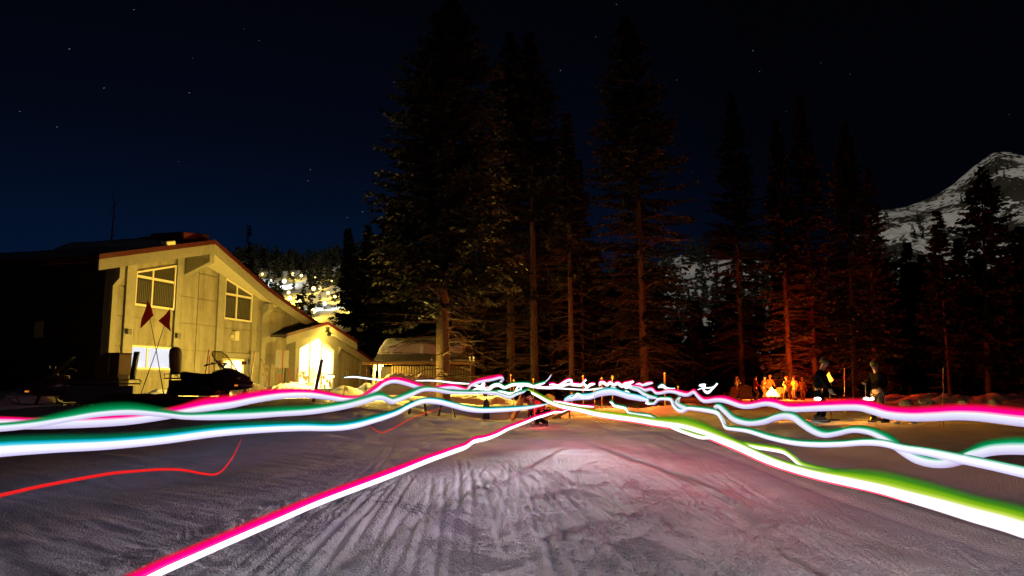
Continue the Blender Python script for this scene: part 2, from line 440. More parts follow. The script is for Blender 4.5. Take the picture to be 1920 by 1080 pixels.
def mountain_mat():
    m = bpy.data.materials.new('alpine_snow'); m.use_nodes = True; t = m.node_tree; b = t.nodes['Principled BSDF']
    b.inputs['Roughness'].default_value = .85; b.inputs['Specular IOR Level'].default_value = .1
    geo_ = t.nodes.new('ShaderNodeNewGeometry'); co = t.nodes.new('ShaderNodeTexCoord')
    n = t.nodes.new('ShaderNodeTexNoise'); n.inputs['Scale'].default_value = .017; n.inputs['Detail'].default_value = 5; n.inputs['Roughness'].default_value = .6
    n2 = t.nodes.new('ShaderNodeTexNoise'); n2.inputs['Scale'].default_value = .17; n2.inputs['Detail'].default_value = 4
    t.links.new(co.outputs['Object'], n.inputs['Vector']); t.links.new(co.outputs['Object'], n2.inputs['Vector'])
    s = t.nodes.new('ShaderNodeSeparateXYZ'); t.links.new(geo_.outputs['Normal'], s.inputs[0])
    st = t.nodes.new('ShaderNodeMapRange'); st.inputs['From Min'].default_value = .80; st.inputs['From Max'].default_value = .45
    t.links.new(s.outputs['Z'], st.inputs['Value'])
    a1 = t.nodes.new('ShaderNodeMath'); a1.operation = 'MULTIPLY_ADD'
    t.links.new(n.outputs['Fac'], a1.inputs[0]); a1.inputs[1].default_value = 1.5; t.links.new(n2.outputs['Fac'], a1.inputs[2])
    a2 = t.nodes.new('ShaderNodeMath'); a2.operation = 'MULTIPLY_ADD'
    t.links.new(st.outputs[0], a2.inputs[0]); a2.inputs[1].default_value = .42; t.links.new(a1.outputs[0], a2.inputs[2])
    r = t.nodes.new('ShaderNodeValToRGB'); r.color_ramp.elements[0].position = .595; r.color_ramp.elements[1].position = .645
    sc = t.nodes.new('ShaderNodeMath'); sc.operation = 'MULTIPLY'; sc.inputs[1].default_value = .5
    t.links.new(a2.outputs[0], sc.inputs[0]); t.links.new(sc.outputs[0], r.inputs[0])
    r.color_ramp.elements[0].color = (.80, .80, .80, 1); r.color_ramp.elements[1].color = (.055, .05, .042, 1)
    t.links.new(r.outputs[0], b.inputs['Base Color'])
    M['alpine_snow'] = m
mountain_mat()
SKY_M = [(1380, 620), (1480, 590), (1560, 520), (1605, 450), (1640, 397), (1660, 389), (1690, 384), (1720, 379), (1750, 366), (1780, 352), (1810, 336), (1826, 322), (1850, 302), (1872, 287), (1890, 277), (1908, 277), (1935, 281), (1990, 292), (2080, 310), (2200, 380)]
MX, MY, MZ = relief('mountain', SKY_M, 1380, 2200, 260, 420, 950, 190, 700, 34, 'alpine_snow', 60, 1.15)
SKY_L = [(300, 520), (400, 500), (470, 482), (540, 492), (600, 494), (640, 486), (690, 474), (740, 470), (820, 480), (900, 500), (1000, 520)]
LX, LY, LZ = relief('ski_hill', SKY_L, 300, 1000, 120, 150, 400, 90, 672, 7, 'snow', 80, .9)
SKY_C = [(1130, 540), (1200, 505), (1260, 482), (1300, 474), (1360, 476), (1420, 484), (1480, 500), (1560, 530)]
CX_, CY_, CZ_ = relief('back_hill', SKY_C, 1130, 1560, 90, 220, 420, 70, 660, 7, 'snow', 90, 1.0)
# unseen ridge added behind the camera: it keeps the low moon off the valley floor
ra, rb = np.meshgrid(np.linspace(-900, 900, 70), np.linspace(-1, 1, 24))
RX = -180 + ra * .86 + rb * 130 * .5; RY = -310 - ra * .5 + rb * 130 * .86
RZ = (104 + 26 * (fbm(ra / 140, rb * 1.5, 4, 33) - .45)) * np.cos(rb * math.pi / 2) ** 1.2 - 1
id_ = np.arange(RX.size).reshape(RX.shape)
rg_ = npmesh('moon_shade_ridge', np.stack([RX, RY, RZ], -1).reshape(-1, 3), np.stack([id_[:-1, :-1], id_[:-1, 1:], id_[1:, 1:], id_[1:, :-1]], -1).reshape(-1, 4), 'snow')
tag(rg_, kind='structure')
def hill_z(XA, YA, ZA, x, y):
    d = (XA - x) ** 2 + (YA - y) ** 2; return float(ZA.flat[int(np.argmin(d))])

# ------------------------------------------------------------------ conifers
def needle_sprays(n_b, h, low, rad, rg, per, size, droop, tip=1.0, cx=lambda t: 0.0, thin=0.0):
    """small leaf-like kites along boughs; returns vertex and quad arrays plus bough spines"""
    t = low + (1 - low) * np.sort(rg.random(n_b)) ** .92
    # whorled heights
    t = np.round(t * 46) / 46 + rg.normal(0, .004, n_b)
    t = np.clip(t, low, .995)
    az = rg.random(n_b) * 2 * np.pi
    if thin:                                         # self-pruned lower stem: most low boughs have gone
        front = np.cos(az + np.pi / 2) > .35
        keep = (t > thin) | (rg.random(n_b) > np.where(front, .80, .42)); t = t[keep]; az = az[keep]; n_b = len(t)
    L = np.array([rad(x) for x in t]) * rg.uniform(.55, 1.12, n_b)
    pitch = np.radians(droop) * (1 - 1.6 * t) + rg.normal(0, .12, n_b)
    k = np.arange(per)[None, :]
    s = (.10 + .92 * ((k + rg.random((n_b, per))) / per))
    r = L[:, None] * s
    ca, sa = np.cos(az)[:, None], np.sin(az)[:, None]
    z = t[:, None] * h - np.sin(pitch)[:, None] * r + .10 * L[:, None] * s ** 2.4
    wob = rg.normal(0, .06, (n_b, per)) * L[:, None] * s
    x = ca * r * np.cos(pitch)[:, None] - sa * wob + np.array([cx(v) for v in t])[:, None]
    y = sa * r * np.cos(pitch)[:, None] + ca * wob
    base = np.stack([x, y, z], -1).reshape(-1, 3)
    out_ = np.stack([np.broadcast_to(ca, x.shape), np.broadcast_to(sa, x.shape), np.broadcast_to(-np.sin(pitch)[:, None], x.shape)], -1).reshape(-1, 3)
    n = len(base)
    side = np.stack([-out_[:, 1], out_[:, 0], np.zeros(n)], -1)
    sg = rg.choice([-1, 1], n)[:, None]
    d = out_ * rg.uniform(.3, 1.0, (n, 1)) + side * sg * rg.uniform(.1, 1.0, (n, 1)) + np.stack([np.zeros(n), np.zeros(n), rg.uniform(-.75, .25, n)], -1)
    d /= np.linalg.norm(d, axis=1)[:, None]
    w = np.cross(d, rg.normal(size=(n, 3))); w /= np.linalg.norm(w, axis=1)[:, None] + 1e-9
    sz = size * rg.uniform(.6, 1.3, (n, 1)) * (1 - .35 * np.repeat(t, per)[:, None])
    V = np.stack([base, base + d * sz * .45 + w * sz * .26, base + d * sz * 1.1, base + d * sz * .45 - w * sz * .26], 1).reshape(-1, 3)
    Q = np.arange(n * 4).reshape(n, 4)
    spine = [(np.array([cx(tt), 0, tt * h]), np.array([cx(tt) + math.cos(a) * l * math.cos(p), math.sin(a) * l * math.cos(p), tt * h - math.sin(p) * l + .08 * l])) for tt, a, l, p in zip(t, az, L, pitch)]
    return V, Q, spine
def conifer(name, label, base, top, Y, half, low, n_b, per, size, droop=22, prof=None, r0=None, mat_='needles', twigs=True, dead=0, seed=1, group=None, bow=0, dead_top=.45, thin=0.0):
    """base, top: photo pixels that fix foot and tip at distance Y; half: crown half width in photo px"""
    rg = np.random.default_rng(seed)
    b = P(base[0], HZ, Y); gz = hz(b.x, Y) if Y < 140 else 0
    b = Vector((b.x, Y, gz - .1)); tp = P(top[0], top[1], Y); h = tp.z - b.z; lean = tp.x - b.x
    R = 1.27 * half / F * Y; n_b = int(n_b * 1.45)
    cxf = lambda t: lean * t + bow * math.sin(math.pi * t)
    if prof is None: prof = lambda t: (1 - t) ** .85 * (.55 + .45 * min(1, (t - low) / .25 + .35))
    rad = lambda t: max(.12, R * prof(t))
    root = thing(name, label, 'tree', b, 0, group)
    V, Q, sp = needle_sprays(n_b, h, low, rad, rg, per, size, droop, cx=cxf, thin=thin)
    cr = npmesh('crown', V, Q, mat_, root, False)
    r0 = r0 or h * .012
    mb = MB(); ts = [0, .02, .1, .2, .35, .5, .65, .8, .92, 1]
    mb.tube([(cxf(t), .02 * math.sin(9 * t), h * t) for t in ts], [r0 * (1.35 if t == 0 else 1) * (1 - t) ** .85 + .012 for t in ts], 10)
    mb.build('trunk', 'bark', root, True)
    if twigs:
        mb = MB(); rr = random.Random(seed)
        for a, c in sp[:int(len(sp) * .75)]:
            if rr.random() < .5:
                mid = (a + c) / 2 + np.array([0, 0, .03 * h * 0])
                mb.tube([a, mid, c], [.03, .02, .008], 3, False)
        for i in range(dead):
            t = rr.uniform(.05, dead_top); az = rr.uniform(0, 6.28); l = R * rr.uniform(.35, .95); dz = rr.uniform(-.5, .12) * l
            a = Vector((cxf(t), 0, t * h)); dv = Vector((math.cos(az), math.sin(az), 0))
            e = a + dv * l + Vector((0, 0, dz)); m1 = a + dv * l * .5 + Vector((rr.uniform(-.1, .1), rr.uniform(-.1, .1), dz * .3 + .05))
            mb.tube([a, m1, e], [.032, .022, .008], 3, False)
            for q in range(5):
                f = rr.uniform(.35, .95); p0 = a.lerp(e, f) + Vector((0, 0, .03)); ang = az + rr.choice((-1, 1)) * rr.uniform(.4, 1.1); l2 = l * rr.uniform(.15, .4)
                mb.tube([p0, p0 + Vector((math.cos(ang) * l2, math.sin(ang) * l2, rr.uniform(-.5, .1) * l2))], [.014, .005], 3, False)
        tag(mb.build('branches', 'twig', root), kind='stuff')
    return root
col = lambda tab: (lambda t: float(np.interp(t, [a for a, b in tab], [b for a, b in tab])))
PROF_T1 = col([(.10, .55), (.16, .95), (.3, 1.0), (.45, .95), (.6, .88), (.72, .78), (.80, .66), (.86, .46), (.93, .30), (1, .04)])
PROF_T2 = col([(.1, .7), (.3, 1), (.5, .9), (.7, .72), (.85, .42), (1, .04)])
PROF_T4 = col([(.02, 1.1), (.1, 1.15), (.2, .8), (.35, .95), (.5, 1.0), (.65, .82), (.8, .55), (.9, .34), (1, .04)])
PROF_S = col([(.05, .8), (.2, 1.0), (.45, .85), (.7, .5), (.88, .24), (1, .03)])
conifer('spruce_tree', 'tallest broad spruce with thick yellow-lit trunk in front of the snow-roofed shed', (832, 0), (850, 3), 36, 112, .215, 560, 84, .30, 16, PROF_T1, .36, seed=11, bow=-.25, dead=60, dead_top=.28, thin=0.28)
conifer('spruce_tree', 'tall dark spruce just right of the broad tree with the yellow-lit trunk', (958, 0), (956, 64), 49, 78, .20, 360, 66, .31, 22, PROF_T2, .30, seed=12, dead=60, dead_top=.3, thin=0.42, mat_='needles_shaded')
conifer('spruce_tree', 'tall spruce with long pale trunk left of the thin red trunk', (1003, 0), (993, 62), 47, 80, .24, 380, 66, .31, 22, PROF_T2, .27, seed=13, dead=80, dead_top=.4, thin=0.55, mat_='needles_shaded')
conifer('spruce_tree', 'slim spruce with long thin bare red-lit trunk in the centre of the stand', (1073, 0), (1062, 214), 43, 42, .42, 200, 36, .34, 20, PROF_S, .17, seed=14, dead=110, dead_top=.6, thin=0.6, mat_='needles_shaded')
conifer('spruce_tree', 'tall leaning spruce with wide red-tinged skirt of low boughs, right of the gap', (1209, 0), (1172, 34), 42, 86, .06, 560, 66, .30, 26, PROF_T4, .25, seed=15, bow=.2, dead=170, dead_top=.5, thin=0.56, mat_='needles_shaded')
conifer('spruce_tree', 'pointed dark spruce alone between the leaning spruce and the fire pit trees', (1392, 0), (1370, 174), 68, 60, .12, 420, 60, .34, 24, PROF_S, .26, seed=16, dead=120, dead_top=.45, thin=0.45, mat_='needles_shaded')
conifer('spruce_tree', 'shorter spruce with red-lit trunk directly behind the fire pit', (1482, 0), (1455, 224), 60, 46, .07, 330, 54, .33, 26, PROF_S, .24, seed=17, dead=130, dead_top=.4, thin=0.42)
conifer('spruce_tree', 'tall narrow spruce between fire pit and torch', (1529, 0), (1500, 178), 61, 50, .10, 360, 54, .33, 24, PROF_S, .22, seed=18, dead=130, dead_top=.5, thin=0.52)
conifer('spruce_tree', 'spruce with straight bright red-lit trunk right of the torch', (1603, 0), (1583, 233), 48, 56, .16, 360, 57, .30, 22, PROF_S, .17, seed=19, dead=150, dead_top=.55, thin=0.66)
conifer('spruce_tree', 'low dark spruce behind the red-lit trunk, its tip just right of it', (1640, 0), (1628, 318), 62, 46, .05, 260, 54, .33, 22, PROF_S, .2, seed=20)
conifer('spruce_tree', 'left of two slim spruces in front of the lit ski hill', (674, 0), (652, 430), 74, 36, .18, 240, 30, .44, 22, PROF_S, .17, seed=21, thin=0.4)
conifer('spruce_tree', 'right of two slim spruces in front of the lit ski hill', (694, 0), (690, 424), 74, 36, .16, 240, 30, .44, 22, PROF_S, .17, seed=22, thin=0.42)
conifer('spruce_tree', 'dark spruce hidden between the two slim spruces and the broad tree', (742, 0), (738, 372), 66, 56, .10, 300, 34, .46, 22, PROF_S, .2, seed=35, mat_='needles_shaded')
conifer('fir_tree', 'thin-crowned fir with bare trunk standing before the snowy mountain', (1780, 0), (1756, 394), 60, 40, .34, 130, 26, .44, -10, PROF_S, .14, 'needles_shaded', seed=23, dead=20, dead_top=.4)
conifer('fir_tree', 'large dark fir with upswept boughs below the mountain peak', (1852, 0), (1840, 314), 60, 84, .10, 230, 40, .50, -4, PROF_S, .24, 'needles_shaded', seed=24)
conifer('fir_tree', 'small dark fir at the foot of the mountain, left of the thin-crowned fir', (1706, 0), (1700, 455), 66, 34, .05, 160, 30, .46, 8, PROF_S, .15, 'needles_shaded', seed=25)
conifer('fir_tree', 'smallest dark fir in front of the mountain snowfield, between two taller firs', (1732, 0), (1728, 478), 70, 30, .05, 150, 28, .46, 8, PROF_S, .14, 'needles_shaded', seed=26)
conifer('fir_tree', 'dark fir between thin-crowned fir and the large upswept fir', (1800, 0), (1796, 448), 68, 36, .05, 170, 30, .46, 8, PROF_S, .15, 'needles_shaded', seed=27)
conifer('fir_tree', 'dark fir at the right edge of the picture', (1915, 0), (1912, 425), 64, 56, .05, 240, 34, .48, 8, PROF_S, .18, 'needles_shaded', seed=28)
conifer('spruce_tree', 'thin lone spruce standing up behind the lodge roof', (469, 0), (467, 424), 96, 15, .02, 150, 24, .34, 18, PROF_S, .14, seed=29)
conifer('spruce_tree', 'tall dark spruce filling the gap behind the slim red trunk', (1092, 0), (1085, 300), 62, 46, .05, 280, 54, .33, 22, PROF_S, .2, seed=30, mat_='needles_shaded')
conifer('spruce_tree', 'dark spruce behind the trunks left of the slim red trunk', (1035, 0), (1030, 255), 66, 52, .05, 280, 54, .34, 22, PROF_S, .2, seed=31, mat_='needles_shaded')
conifer('spruce_tree', 'dark spruce showing between the broad tree and its right-hand neighbour', (905, 0), (902, 230), 62, 54, .05, 300, 54, .34, 22, PROF_S, .2, seed=32, mat_='needles_shaded')
# bare snag behind the lodge
rt = thing('dead_tree', 'thin bare dead tree rising behind the lodge roof', 'tree', on(188, 46))
mb = MB(); hh = P(192, 356, 46).z - rt.location.z
mb.tube([(0, 0, 0), (.02, 0, hh * .5), (.10, 0, hh * .8), (.12, 0, hh * .93), (-.15, 0, hh)], [.10, .07, .045, .03, .01], 6)
mb.build('trunk', 'bark', rt)
mb = MB()
for i in range(12):
    z = hh * (.68 + .025 * i); a = 1.9 * i
    mb.tube([(.08, 0, z), (.08 + .5 * math.cos(a), .5 * math.sin(a), z + .35)], [.018, .004], 3)
tag(mb.build('branches', 'twig', rt), kind='stuff')

HL = [(492, 514, .55, 'y'), (508, 526, .55, 'c'), (533, 528, 1.0, 'c'), (549, 514, .7, 'y'), (565, 517, .65, 'y'), (592, 519, .55, 'y'), (541, 549, .75, 'y'), (543, 559, 1.0, 'y'), (561, 565, 1.15, 'y'), (588, 583, 1.1, 'y'), (588, 541, .9, 'y'), (600, 543, .7, 'y'), (615, 550, .7, 'y'), (628, 556, .7, 'y'), (609, 569, .9, 'c'), (654, 567, .45, 'y'), (661, 579, .5, 'y'), (709, 593, .45, 'y'), (622, 527, .35, 'y')]
HLY = []
_rows = HZ - (LZ - CZ) / LY * F; _cols = 960 + LX / LY * F
for px, py, s_, c_ in HL:
    k = int(np.argmin((_rows - (py + 9)) ** 2 + (_cols - px) ** 2 + np.where(LY > 398, 1e6, 0))); HLY.append((float(LY.flat[k]), float(LZ.flat[k])))
# the wood behind: one mass
def wood(name, label, spots, mat_, n_b, per, size, seed):
    rg = np.random.default_rng(seed); Vs = []; Qs = []; o = 0
    for (x, y, z0, h, R) in spots:
        V, Q, _ = needle_sprays(n_b, h, .03, lambda t: max(.1, R * (1 - t) ** .8), rg, per, size * h / 12, 20)
        tr = np.array([[x - .12, y, z0], [x + .12, y, z0], [x + .02, y, z0 + h * .97], [x - .02, y, z0 + h * .97]])
        V = V + np.array([x, y, z0]); Vs += [V, tr]; Qs += [Q + o, np.arange(4)[None, :] + o + len(V)]; o += len(V) + 4
    ob = npmesh(name, np.concatenate(Vs), np.concatenate(Qs), mat_, None, False)
    return tag(ob, label, 'forest', kind='stuff')
rw = random.Random(5); spots = []
TOPS = [(690, 560), (760, 530), (900, 470), (1100, 470), (1230, 520), (1285, 580), (1330, 585), (1390, 560), (1440, 500), (1600, 470), (1650, 500), (1700, 520), (1800, 500), (1960, 480)]
for k in range(170):
    px = rw.uniform(700, 1990); Y = rw.uniform(68, 104); p = P(px, HZ, Y); tpy = float(np.interp(px, [a for a, b in TOPS], [b for a, b in TOPS])) + rw.uniform(-25, 70)
    spots.append((p.x, Y, -.1, max(4, (HZ - tpy) / F * Y + CZ), rw.uniform(1.5, 2.6)))
wood('forest', 'unlit spruce wood closing the view behind the fire pit and the shed', spots, 'needles_shaded', 90, 22, .85, 51)
spots = []
k = 0
while k < 2300:
    i = rw.randrange(8, 66); j = rw.randrange(0, LX.shape[1]); px = 960 + LX[i, j] / LY[i, j] * F
    run = (HZ - (LZ[i, j] - CZ) / LY[i, j] * F); k += 1
    # the groomed, floodlit runs stay open
    if 545 < px < 645 and 548 < run < 560 and rw.random() < .93: continue
    if 585 < px < 665 and 584 < run < 640 and rw.random() < .93: continue
    if 608 < px < 645 and 506 < run < 532 and rw.random() < .95: continue
    ht = rw.uniform(3.5, 9); tp = run - ht / LY[i, j] * F
    if any(abs(px - a) < 9 and tp - 5 < b < run + 8 and LY[i, j] < hy + 1 for (a, b, _, _), (hy, _) in zip(HL, HLY)): continue
    spots.append((LX[i, j] + rw.uniform(-2, 2), LY[i, j], LZ[i, j] - .4, ht, ht * rw.uniform(.12, .18)))
wood('hill_forest', 'spruce wood on the floodlit ski hill behind the lodge', spots, 'needles', 34, 12, 1.5, 52)
spots = []
for k in range(300):
    i = rw.randrange(4, 56); j = rw.randrange(0, CX_.shape[1]); px = 960 + CX_[i, j] / CY_[i, j] * F; py = HZ - (CZ_[i, j] - CZ) / CY_[i, j] * F
    if 1270 < px < 1420 and 497 < py < 560 and rw.random() < .72: continue
    spots.append((CX_[i, j], CY_[i, j], CZ_[i, j] - .4, rw.uniform(7, 13), rw.uniform(1.4, 2.2)))
wood('back_hill_forest', 'spruce wood on the moonlit snowy hill seen between the trees', spots, 'needles_shaded', 34, 12, 1.5, 53)
spots = []
for k in range(330):
    i = rw.randrange(10, 120); j = rw.randrange(60, 180)
    px = 960 + MX[i, j] / MY[i, j] * F; py = HZ - (MZ[i, j] - CZ) / MY[i, j] * F
    if not 1600 < px < 1960: continue
    if vnoise(np.array(px / 34.), np.array(py / 26.), 4) < .52 and py < 470: continue
    spots.append((MX[i, j], MY[i, j], MZ[i, j] - .6, rw.uniform(7, 15), rw.uniform(1.5, 2.4)))
wood('mountain_forest', 'scattered dark conifers on the snowy mountain flank', spots, 'needles_shaded', 26, 10, 1.7, 54)
# stars
mb = MB()
for px, py, s in ((130, 92, 1.5), (251, 18, 1.2), (195, 165, 1.3), (355, 174, 1.3), (37, 209, 1.0), (107, 238, 1.1), (486, 76, .8), (582, 318, .9), (577, 339, 1.0), (680, 397, 1.2), (651, 408, 1.0), (361, 109, .6), (1051, 132, 1.3), (1156, 8, 1.0), (1117, 69, .8), (739, 154, .8), (1412, 95, 1.1), (1424, 134, .8), (1269, 150, .7), (1594, 139, .6), (1539, 118, .5), (1298, 323, .5), (1474, 209, .5), (1892, 215, .5), (335, 303, .5), (458, 54, .5)):
    c = P(px, py, 2400); r = 1.25 * s ** .8
    mb.box(c, (r * 2.4, r, r), Matrix.Rotation(-.35, 3, 'Y'))
tag(mb.build('stars', 'star_glow'), 'short bright dashes of stars over the lodge and trees', 'stars', kind='stuff')
# ------------------------------------------------------------------ the lodge (local x along the lit gable front, y inwards, z up)
ANG = math.atan2(.965, .26)
CORN = P(197, HZ, 32); CORN.z = 0
RL = Matrix.Rotation(ANG, 3, 'Z')
def loc(px, py, y=0.0):
    d = ray(px, py); mi = RL @ Vector((0, 1, 0)); e = EYE - CORN
    t = (y - mi.dot(e)) / mi.dot(d); q = RL.transposed() @ (e + d * t); return q
def lx(px, y=0.0, py=620): return loc(px, py, y).x
def lz(px, py, y=0.0): return loc(px, py, y).z
lodge = thing('lodge', 'two storey stucco ski lodge lit yellow, with red roof edge and snow on its roof', 'building', CORN, ANG)
EL = loc(196, 478, -.5); PK = loc(402, 452, -1.5); ER = loc(511, 552, -.4); FR = loc(693, 671, -.4)
XE = 25.6
def rz_(x):                                         # roof top line along the front
    if x < PK.x: return EL.z + (PK.z - EL.z) * (x - EL.x) / (PK.x - EL.x)
    return PK.z + (FR.z - PK.z) * (x - PK.x) / (FR.x - PK.x)
def fy(x):                                          # how far the roof edge stands out
    return float(np.interp(x, [EL.x, PK.x, ER.x, FR.x + 1], [-.45, -1.5, -.45, -.4]))
DEP = 13.0
top = lambda x: rz_(x) - .30
# core walls
ww = MB(); ww.prism([(0, 0.06, 0), (XE, 0.06, 0), (XE, 0.06, top(XE)), (PK.x, .06, top(PK.x)), (0, .06, top(0))], (0, .3, 0))
ww.build('wall', 'stucco', lodge)
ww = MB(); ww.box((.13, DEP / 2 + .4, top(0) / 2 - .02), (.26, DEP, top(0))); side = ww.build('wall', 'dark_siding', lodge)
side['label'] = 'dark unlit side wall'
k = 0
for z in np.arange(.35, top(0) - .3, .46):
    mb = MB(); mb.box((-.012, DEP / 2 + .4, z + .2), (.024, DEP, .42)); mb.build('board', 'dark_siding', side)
mb = MB(); mb.box((-.05, 3.7, lz(103, 606)), (.06, .45, .7)); v = mb.build('vent', 'trim', lodge)
# bays: pilasters with the panel strips between them
PIL = [(203, 213), (229, 247), (324, 333), (404, 417), (470, 478), (489, 499), (676, 684)]
PIL = [(lx(a), lx(b)) for a, b in PIL]
for i, (a, b) in enumerate(PIL):
    mb = MB(); zt = min(top(a), top(b)) - .02
    mb.prism([(a, -.09, 0), (b, -.09, 0), (b, -.09, top(b) - .02), (a, -.09, top(a) - .02)], (0, .145, 0)); mb.build('pilaster', 'trim', lodge)
ROWZ = [lz(330, py) for py in (503, 553, 604, 655, 706)]
ROWZ = [ROWZ[0] + 1.2] + ROWZ + [0]
def panel(a, b, z0, z1, holes=()):
    """one stucco panel, trimmed to the roof line"""
    g = .020; a += g; b -= g; z0 += g; ta, tb = min(z1 - g, top(a) - .03), min(z1 - g, top(b) - .03)
    if ta <= z0 + .05 and tb <= z0 + .05: return
    pts = [(a, 0, z0), (b, 0, z0), (b, 0, max(tb, z0 + .01)), (a, 0, max(ta, z0 + .01))]
    mb = MB(); mb.prism(pts, (0, .055, 0)); mb.build('wall_panel', 'stucco', lodge)
W1 = (lx(247), lx(323)); W2 = (lx(417), lx(470))
def column(a, b, lo=0.0, hi=99, rows=ROWZ):
    for z1, z0 in zip(rows[:-1], rows[1:]):
        zz0, zz1 = max(z0, lo), min(z1, hi)
        if zz1 - zz0 > .08: panel(a, b, zz0, zz1)
column(PIL[0][1], PIL[1][0])
mid = lx(368); column(PIL[2][1], mid); column(mid, PIL[3][0])
column(PIL[4][1], PIL[5][0])
x0 = PIL[5][1]; xs = [x0, lx(520), lx(548)]
for a, b in zip(xs[:-1], xs[1:]): column(a, b)
column(lx(630), PIL[6][0], rows=[9, lz(650, 680), lz(650, 717), 0])
zb1, zt1 = lz(244, 571), lz(249, 508)
LW1b, LW1t = lz(237, 692), lz(238, 646)
column(W1[0], W1[1], LW1t + .08, zb1 - .06); column(W1[0], W1[1], 0, LW1b - .06)
zb2 = lz(413, 597); DRt = lz(412, 671)
column(W2[0], W2[1], DRt + .30, zb2 - .06)
mb = MB(); mb.box(((W2[0] + W2[1]) / 2, -.06, DRt + .17), (W2[1] - W2[0] - .02, .12, .24)); mb.build('lintel', 'trim', lodge)
def window(quad, mull, trans, pane, frame='window_frame', blinds=None, y=-.05, fw=.09):
    """quad: local x0, x1, z bottom, z top left, z top right"""
    a, b, z0, za, zb = quad
    f = MB(); zt = lambda x: za + (zb - za) * (x - a) / (b - a)
    f.prism([(a, y, z0), (b, y, z0), (b, y, z0 + fw), (a, y, z0 + fw)], (0, .1, 0))
    f.prism([(a, y, za - fw), (b, y, zb - fw), (b, y, zb), (a, y, za)], (0, .1, 0))
    f.prism([(a, y, z0 + fw), (a + fw, y, z0 + fw), (a + fw, y, zt(a + fw) - fw), (a, y, za - fw)], (0, .1, 0))
    f.prism([(b - fw, y, z0 + fw), (b, y, z0 + fw), (b, y, zb - fw), (b - fw, y, zt(b - fw) - fw)], (0, .1, 0))
    for m_x in mull:
        f.prism([(m_x - .045, y + .01, z0 + fw), (m_x + .045, y + .01, z0 + fw), (m_x + .045, y + .01, zt(m_x + .045) - fw), (m_x - .045, y + .01, zt(m_x - .045) - fw)], (0, .09, 0))
    cuts = sorted([a + fw] + [m for m in mull] + [b - fw])
    for t in trans: f.box(((a + b) / 2, y + .055, t), (b - a - 2 * fw, .085, .11))
    w = f.build('window', frame, lodge)
    zs = [z0 + fw] + list(trans) + [None]
    for i in range(len(cuts) - 1):
        c0 = cuts[i] + (.045 if i else 0); c1 = cuts[i + 1] - (.045 if i < len(cuts) - 2 else 0)
        for j in range(len(zs) - 1):
            lo = zs[j] + (.055 if j else 0); hi = (lambda x: zs[j + 1] - .055) if zs[j + 1] is not None else (lambda x: zt(x) - fw)
            g_ = MB(); g_.prism([(c0, y + .06, lo), (c1, y + .06, lo), (c1, y + .06, hi(c1)), (c0, y + .06, hi(c0))], (0, .02, 0)); g_.build('pane', pane, w)
    if blinds:
        s_ = MB()
        for x in np.arange(a + fw + .06, b - fw, .115):
            if min(abs(x - m) for m in mull) < .1: continue
            s_.box((x, y + .05, (z0 + (trans[0] if trans else min(za, zb))) / 2), (.05, .012, (trans[0] if trans else min(za, zb)) - z0 - .35))
        tag(s_.build('blind', 'blind', w), kind='stuff')
    return w
window((W1[0], W1[1], zb1, lz(249.7, 508), lz(325, 496)), [lx(285, 0, 540)], [lz(250, 516)], 'dark_pane', blinds=True)
window((W2[0], W2[1], zb2, lz(417, 519), lz(472, 552)), [lx(443, 0, 570)], [lz(415, 549)], 'dark_pane', blinds=True)
window((W1[0] - .1, W1[1] - .0, LW1b, LW1t, LW1t), [lx(275, 0, 670)], [], 'lit_blind')
mb = MB(); mb.box(((W1[0] + W1[1]) / 2, -.10, LW1b - .05), (W1[1] - W1[0] + .1, .2, .07)); mb.build('sill', 'trim', lodge)
# lower lit doorway behind the snowmobile
d0, d1 = lx(417), lx(458); f = MB()
for x in (d0 + .05, d1 - .05): f.box((x, -.03, DRt / 2), (.1, .12, DRt))
f.box(((d0 + d1) / 2, -.03, DRt - .05), (d1 - d0 - .2, .12, .1)); f.box(((d0 + d1) / 2 - .1, -.025, DRt / 2 - .04), (.07, .1, DRt - .1))
dr = f.build('door', 'window_frame', lodge)
f = MB(); f.box(((d0 + d1) / 2, .03, DRt / 2), (d1 - d0 - .2, .03, DRt - .1)); f.build('pane', 'lit_room_warm', dr)
mb = MB(); mb.box((lx(474.5, -.1, 672), -.2, lz(474, 672)), (lx(482) - lx(467), .07, .75)); mb.build('notice_board', 'sign_grey', lodge)
# wall lamp box, vents
mb = MB(); c = loc(442, 630, -.12); mb.box(c, (.34, .22, .50)); mb.box(c + Vector((-.28, .05, -.05)), (.2, .1, .18)); mb.build('wall_lamp', 'trim_light', lodge, bevel=.02)
for px, py in ((237, 622), (246.5, 622), (329.5, 630)):
    mb = MB(); c = loc(px, py, -.03)
    if px < 245 or px > 300: c.y = -.19
    mb.box(c, (.24, .05, .24)); vt = mb.build('vent', 'dark_metal', lodge)
    mb = MB()
    for q in (-.07, 0, .07): mb.box(c + Vector((0, -.03, q)), (.2, .012, .02))
    mb.build('louvre', 'trim', vt)
# brackets under the eaves
def bracket(a, b, yo, hw, ht):
    zt = min(top(a), top(b)) - .30
    mb = MB(); mb.prism([(a, .02, zt - hw), (a, .02, zt), (a, yo, zt), (a, yo, zt - ht)], (b - a, 0, 0)); mb.build('bracket', 'trim', lodge)
bracket(PK.x - .17, PK.x + .17, -1.42, 1.0, .42); bracket(lx(203), lx(212), -.40, .95, .5); bracket(lx(489), lx(498), -.45, .8, .35)
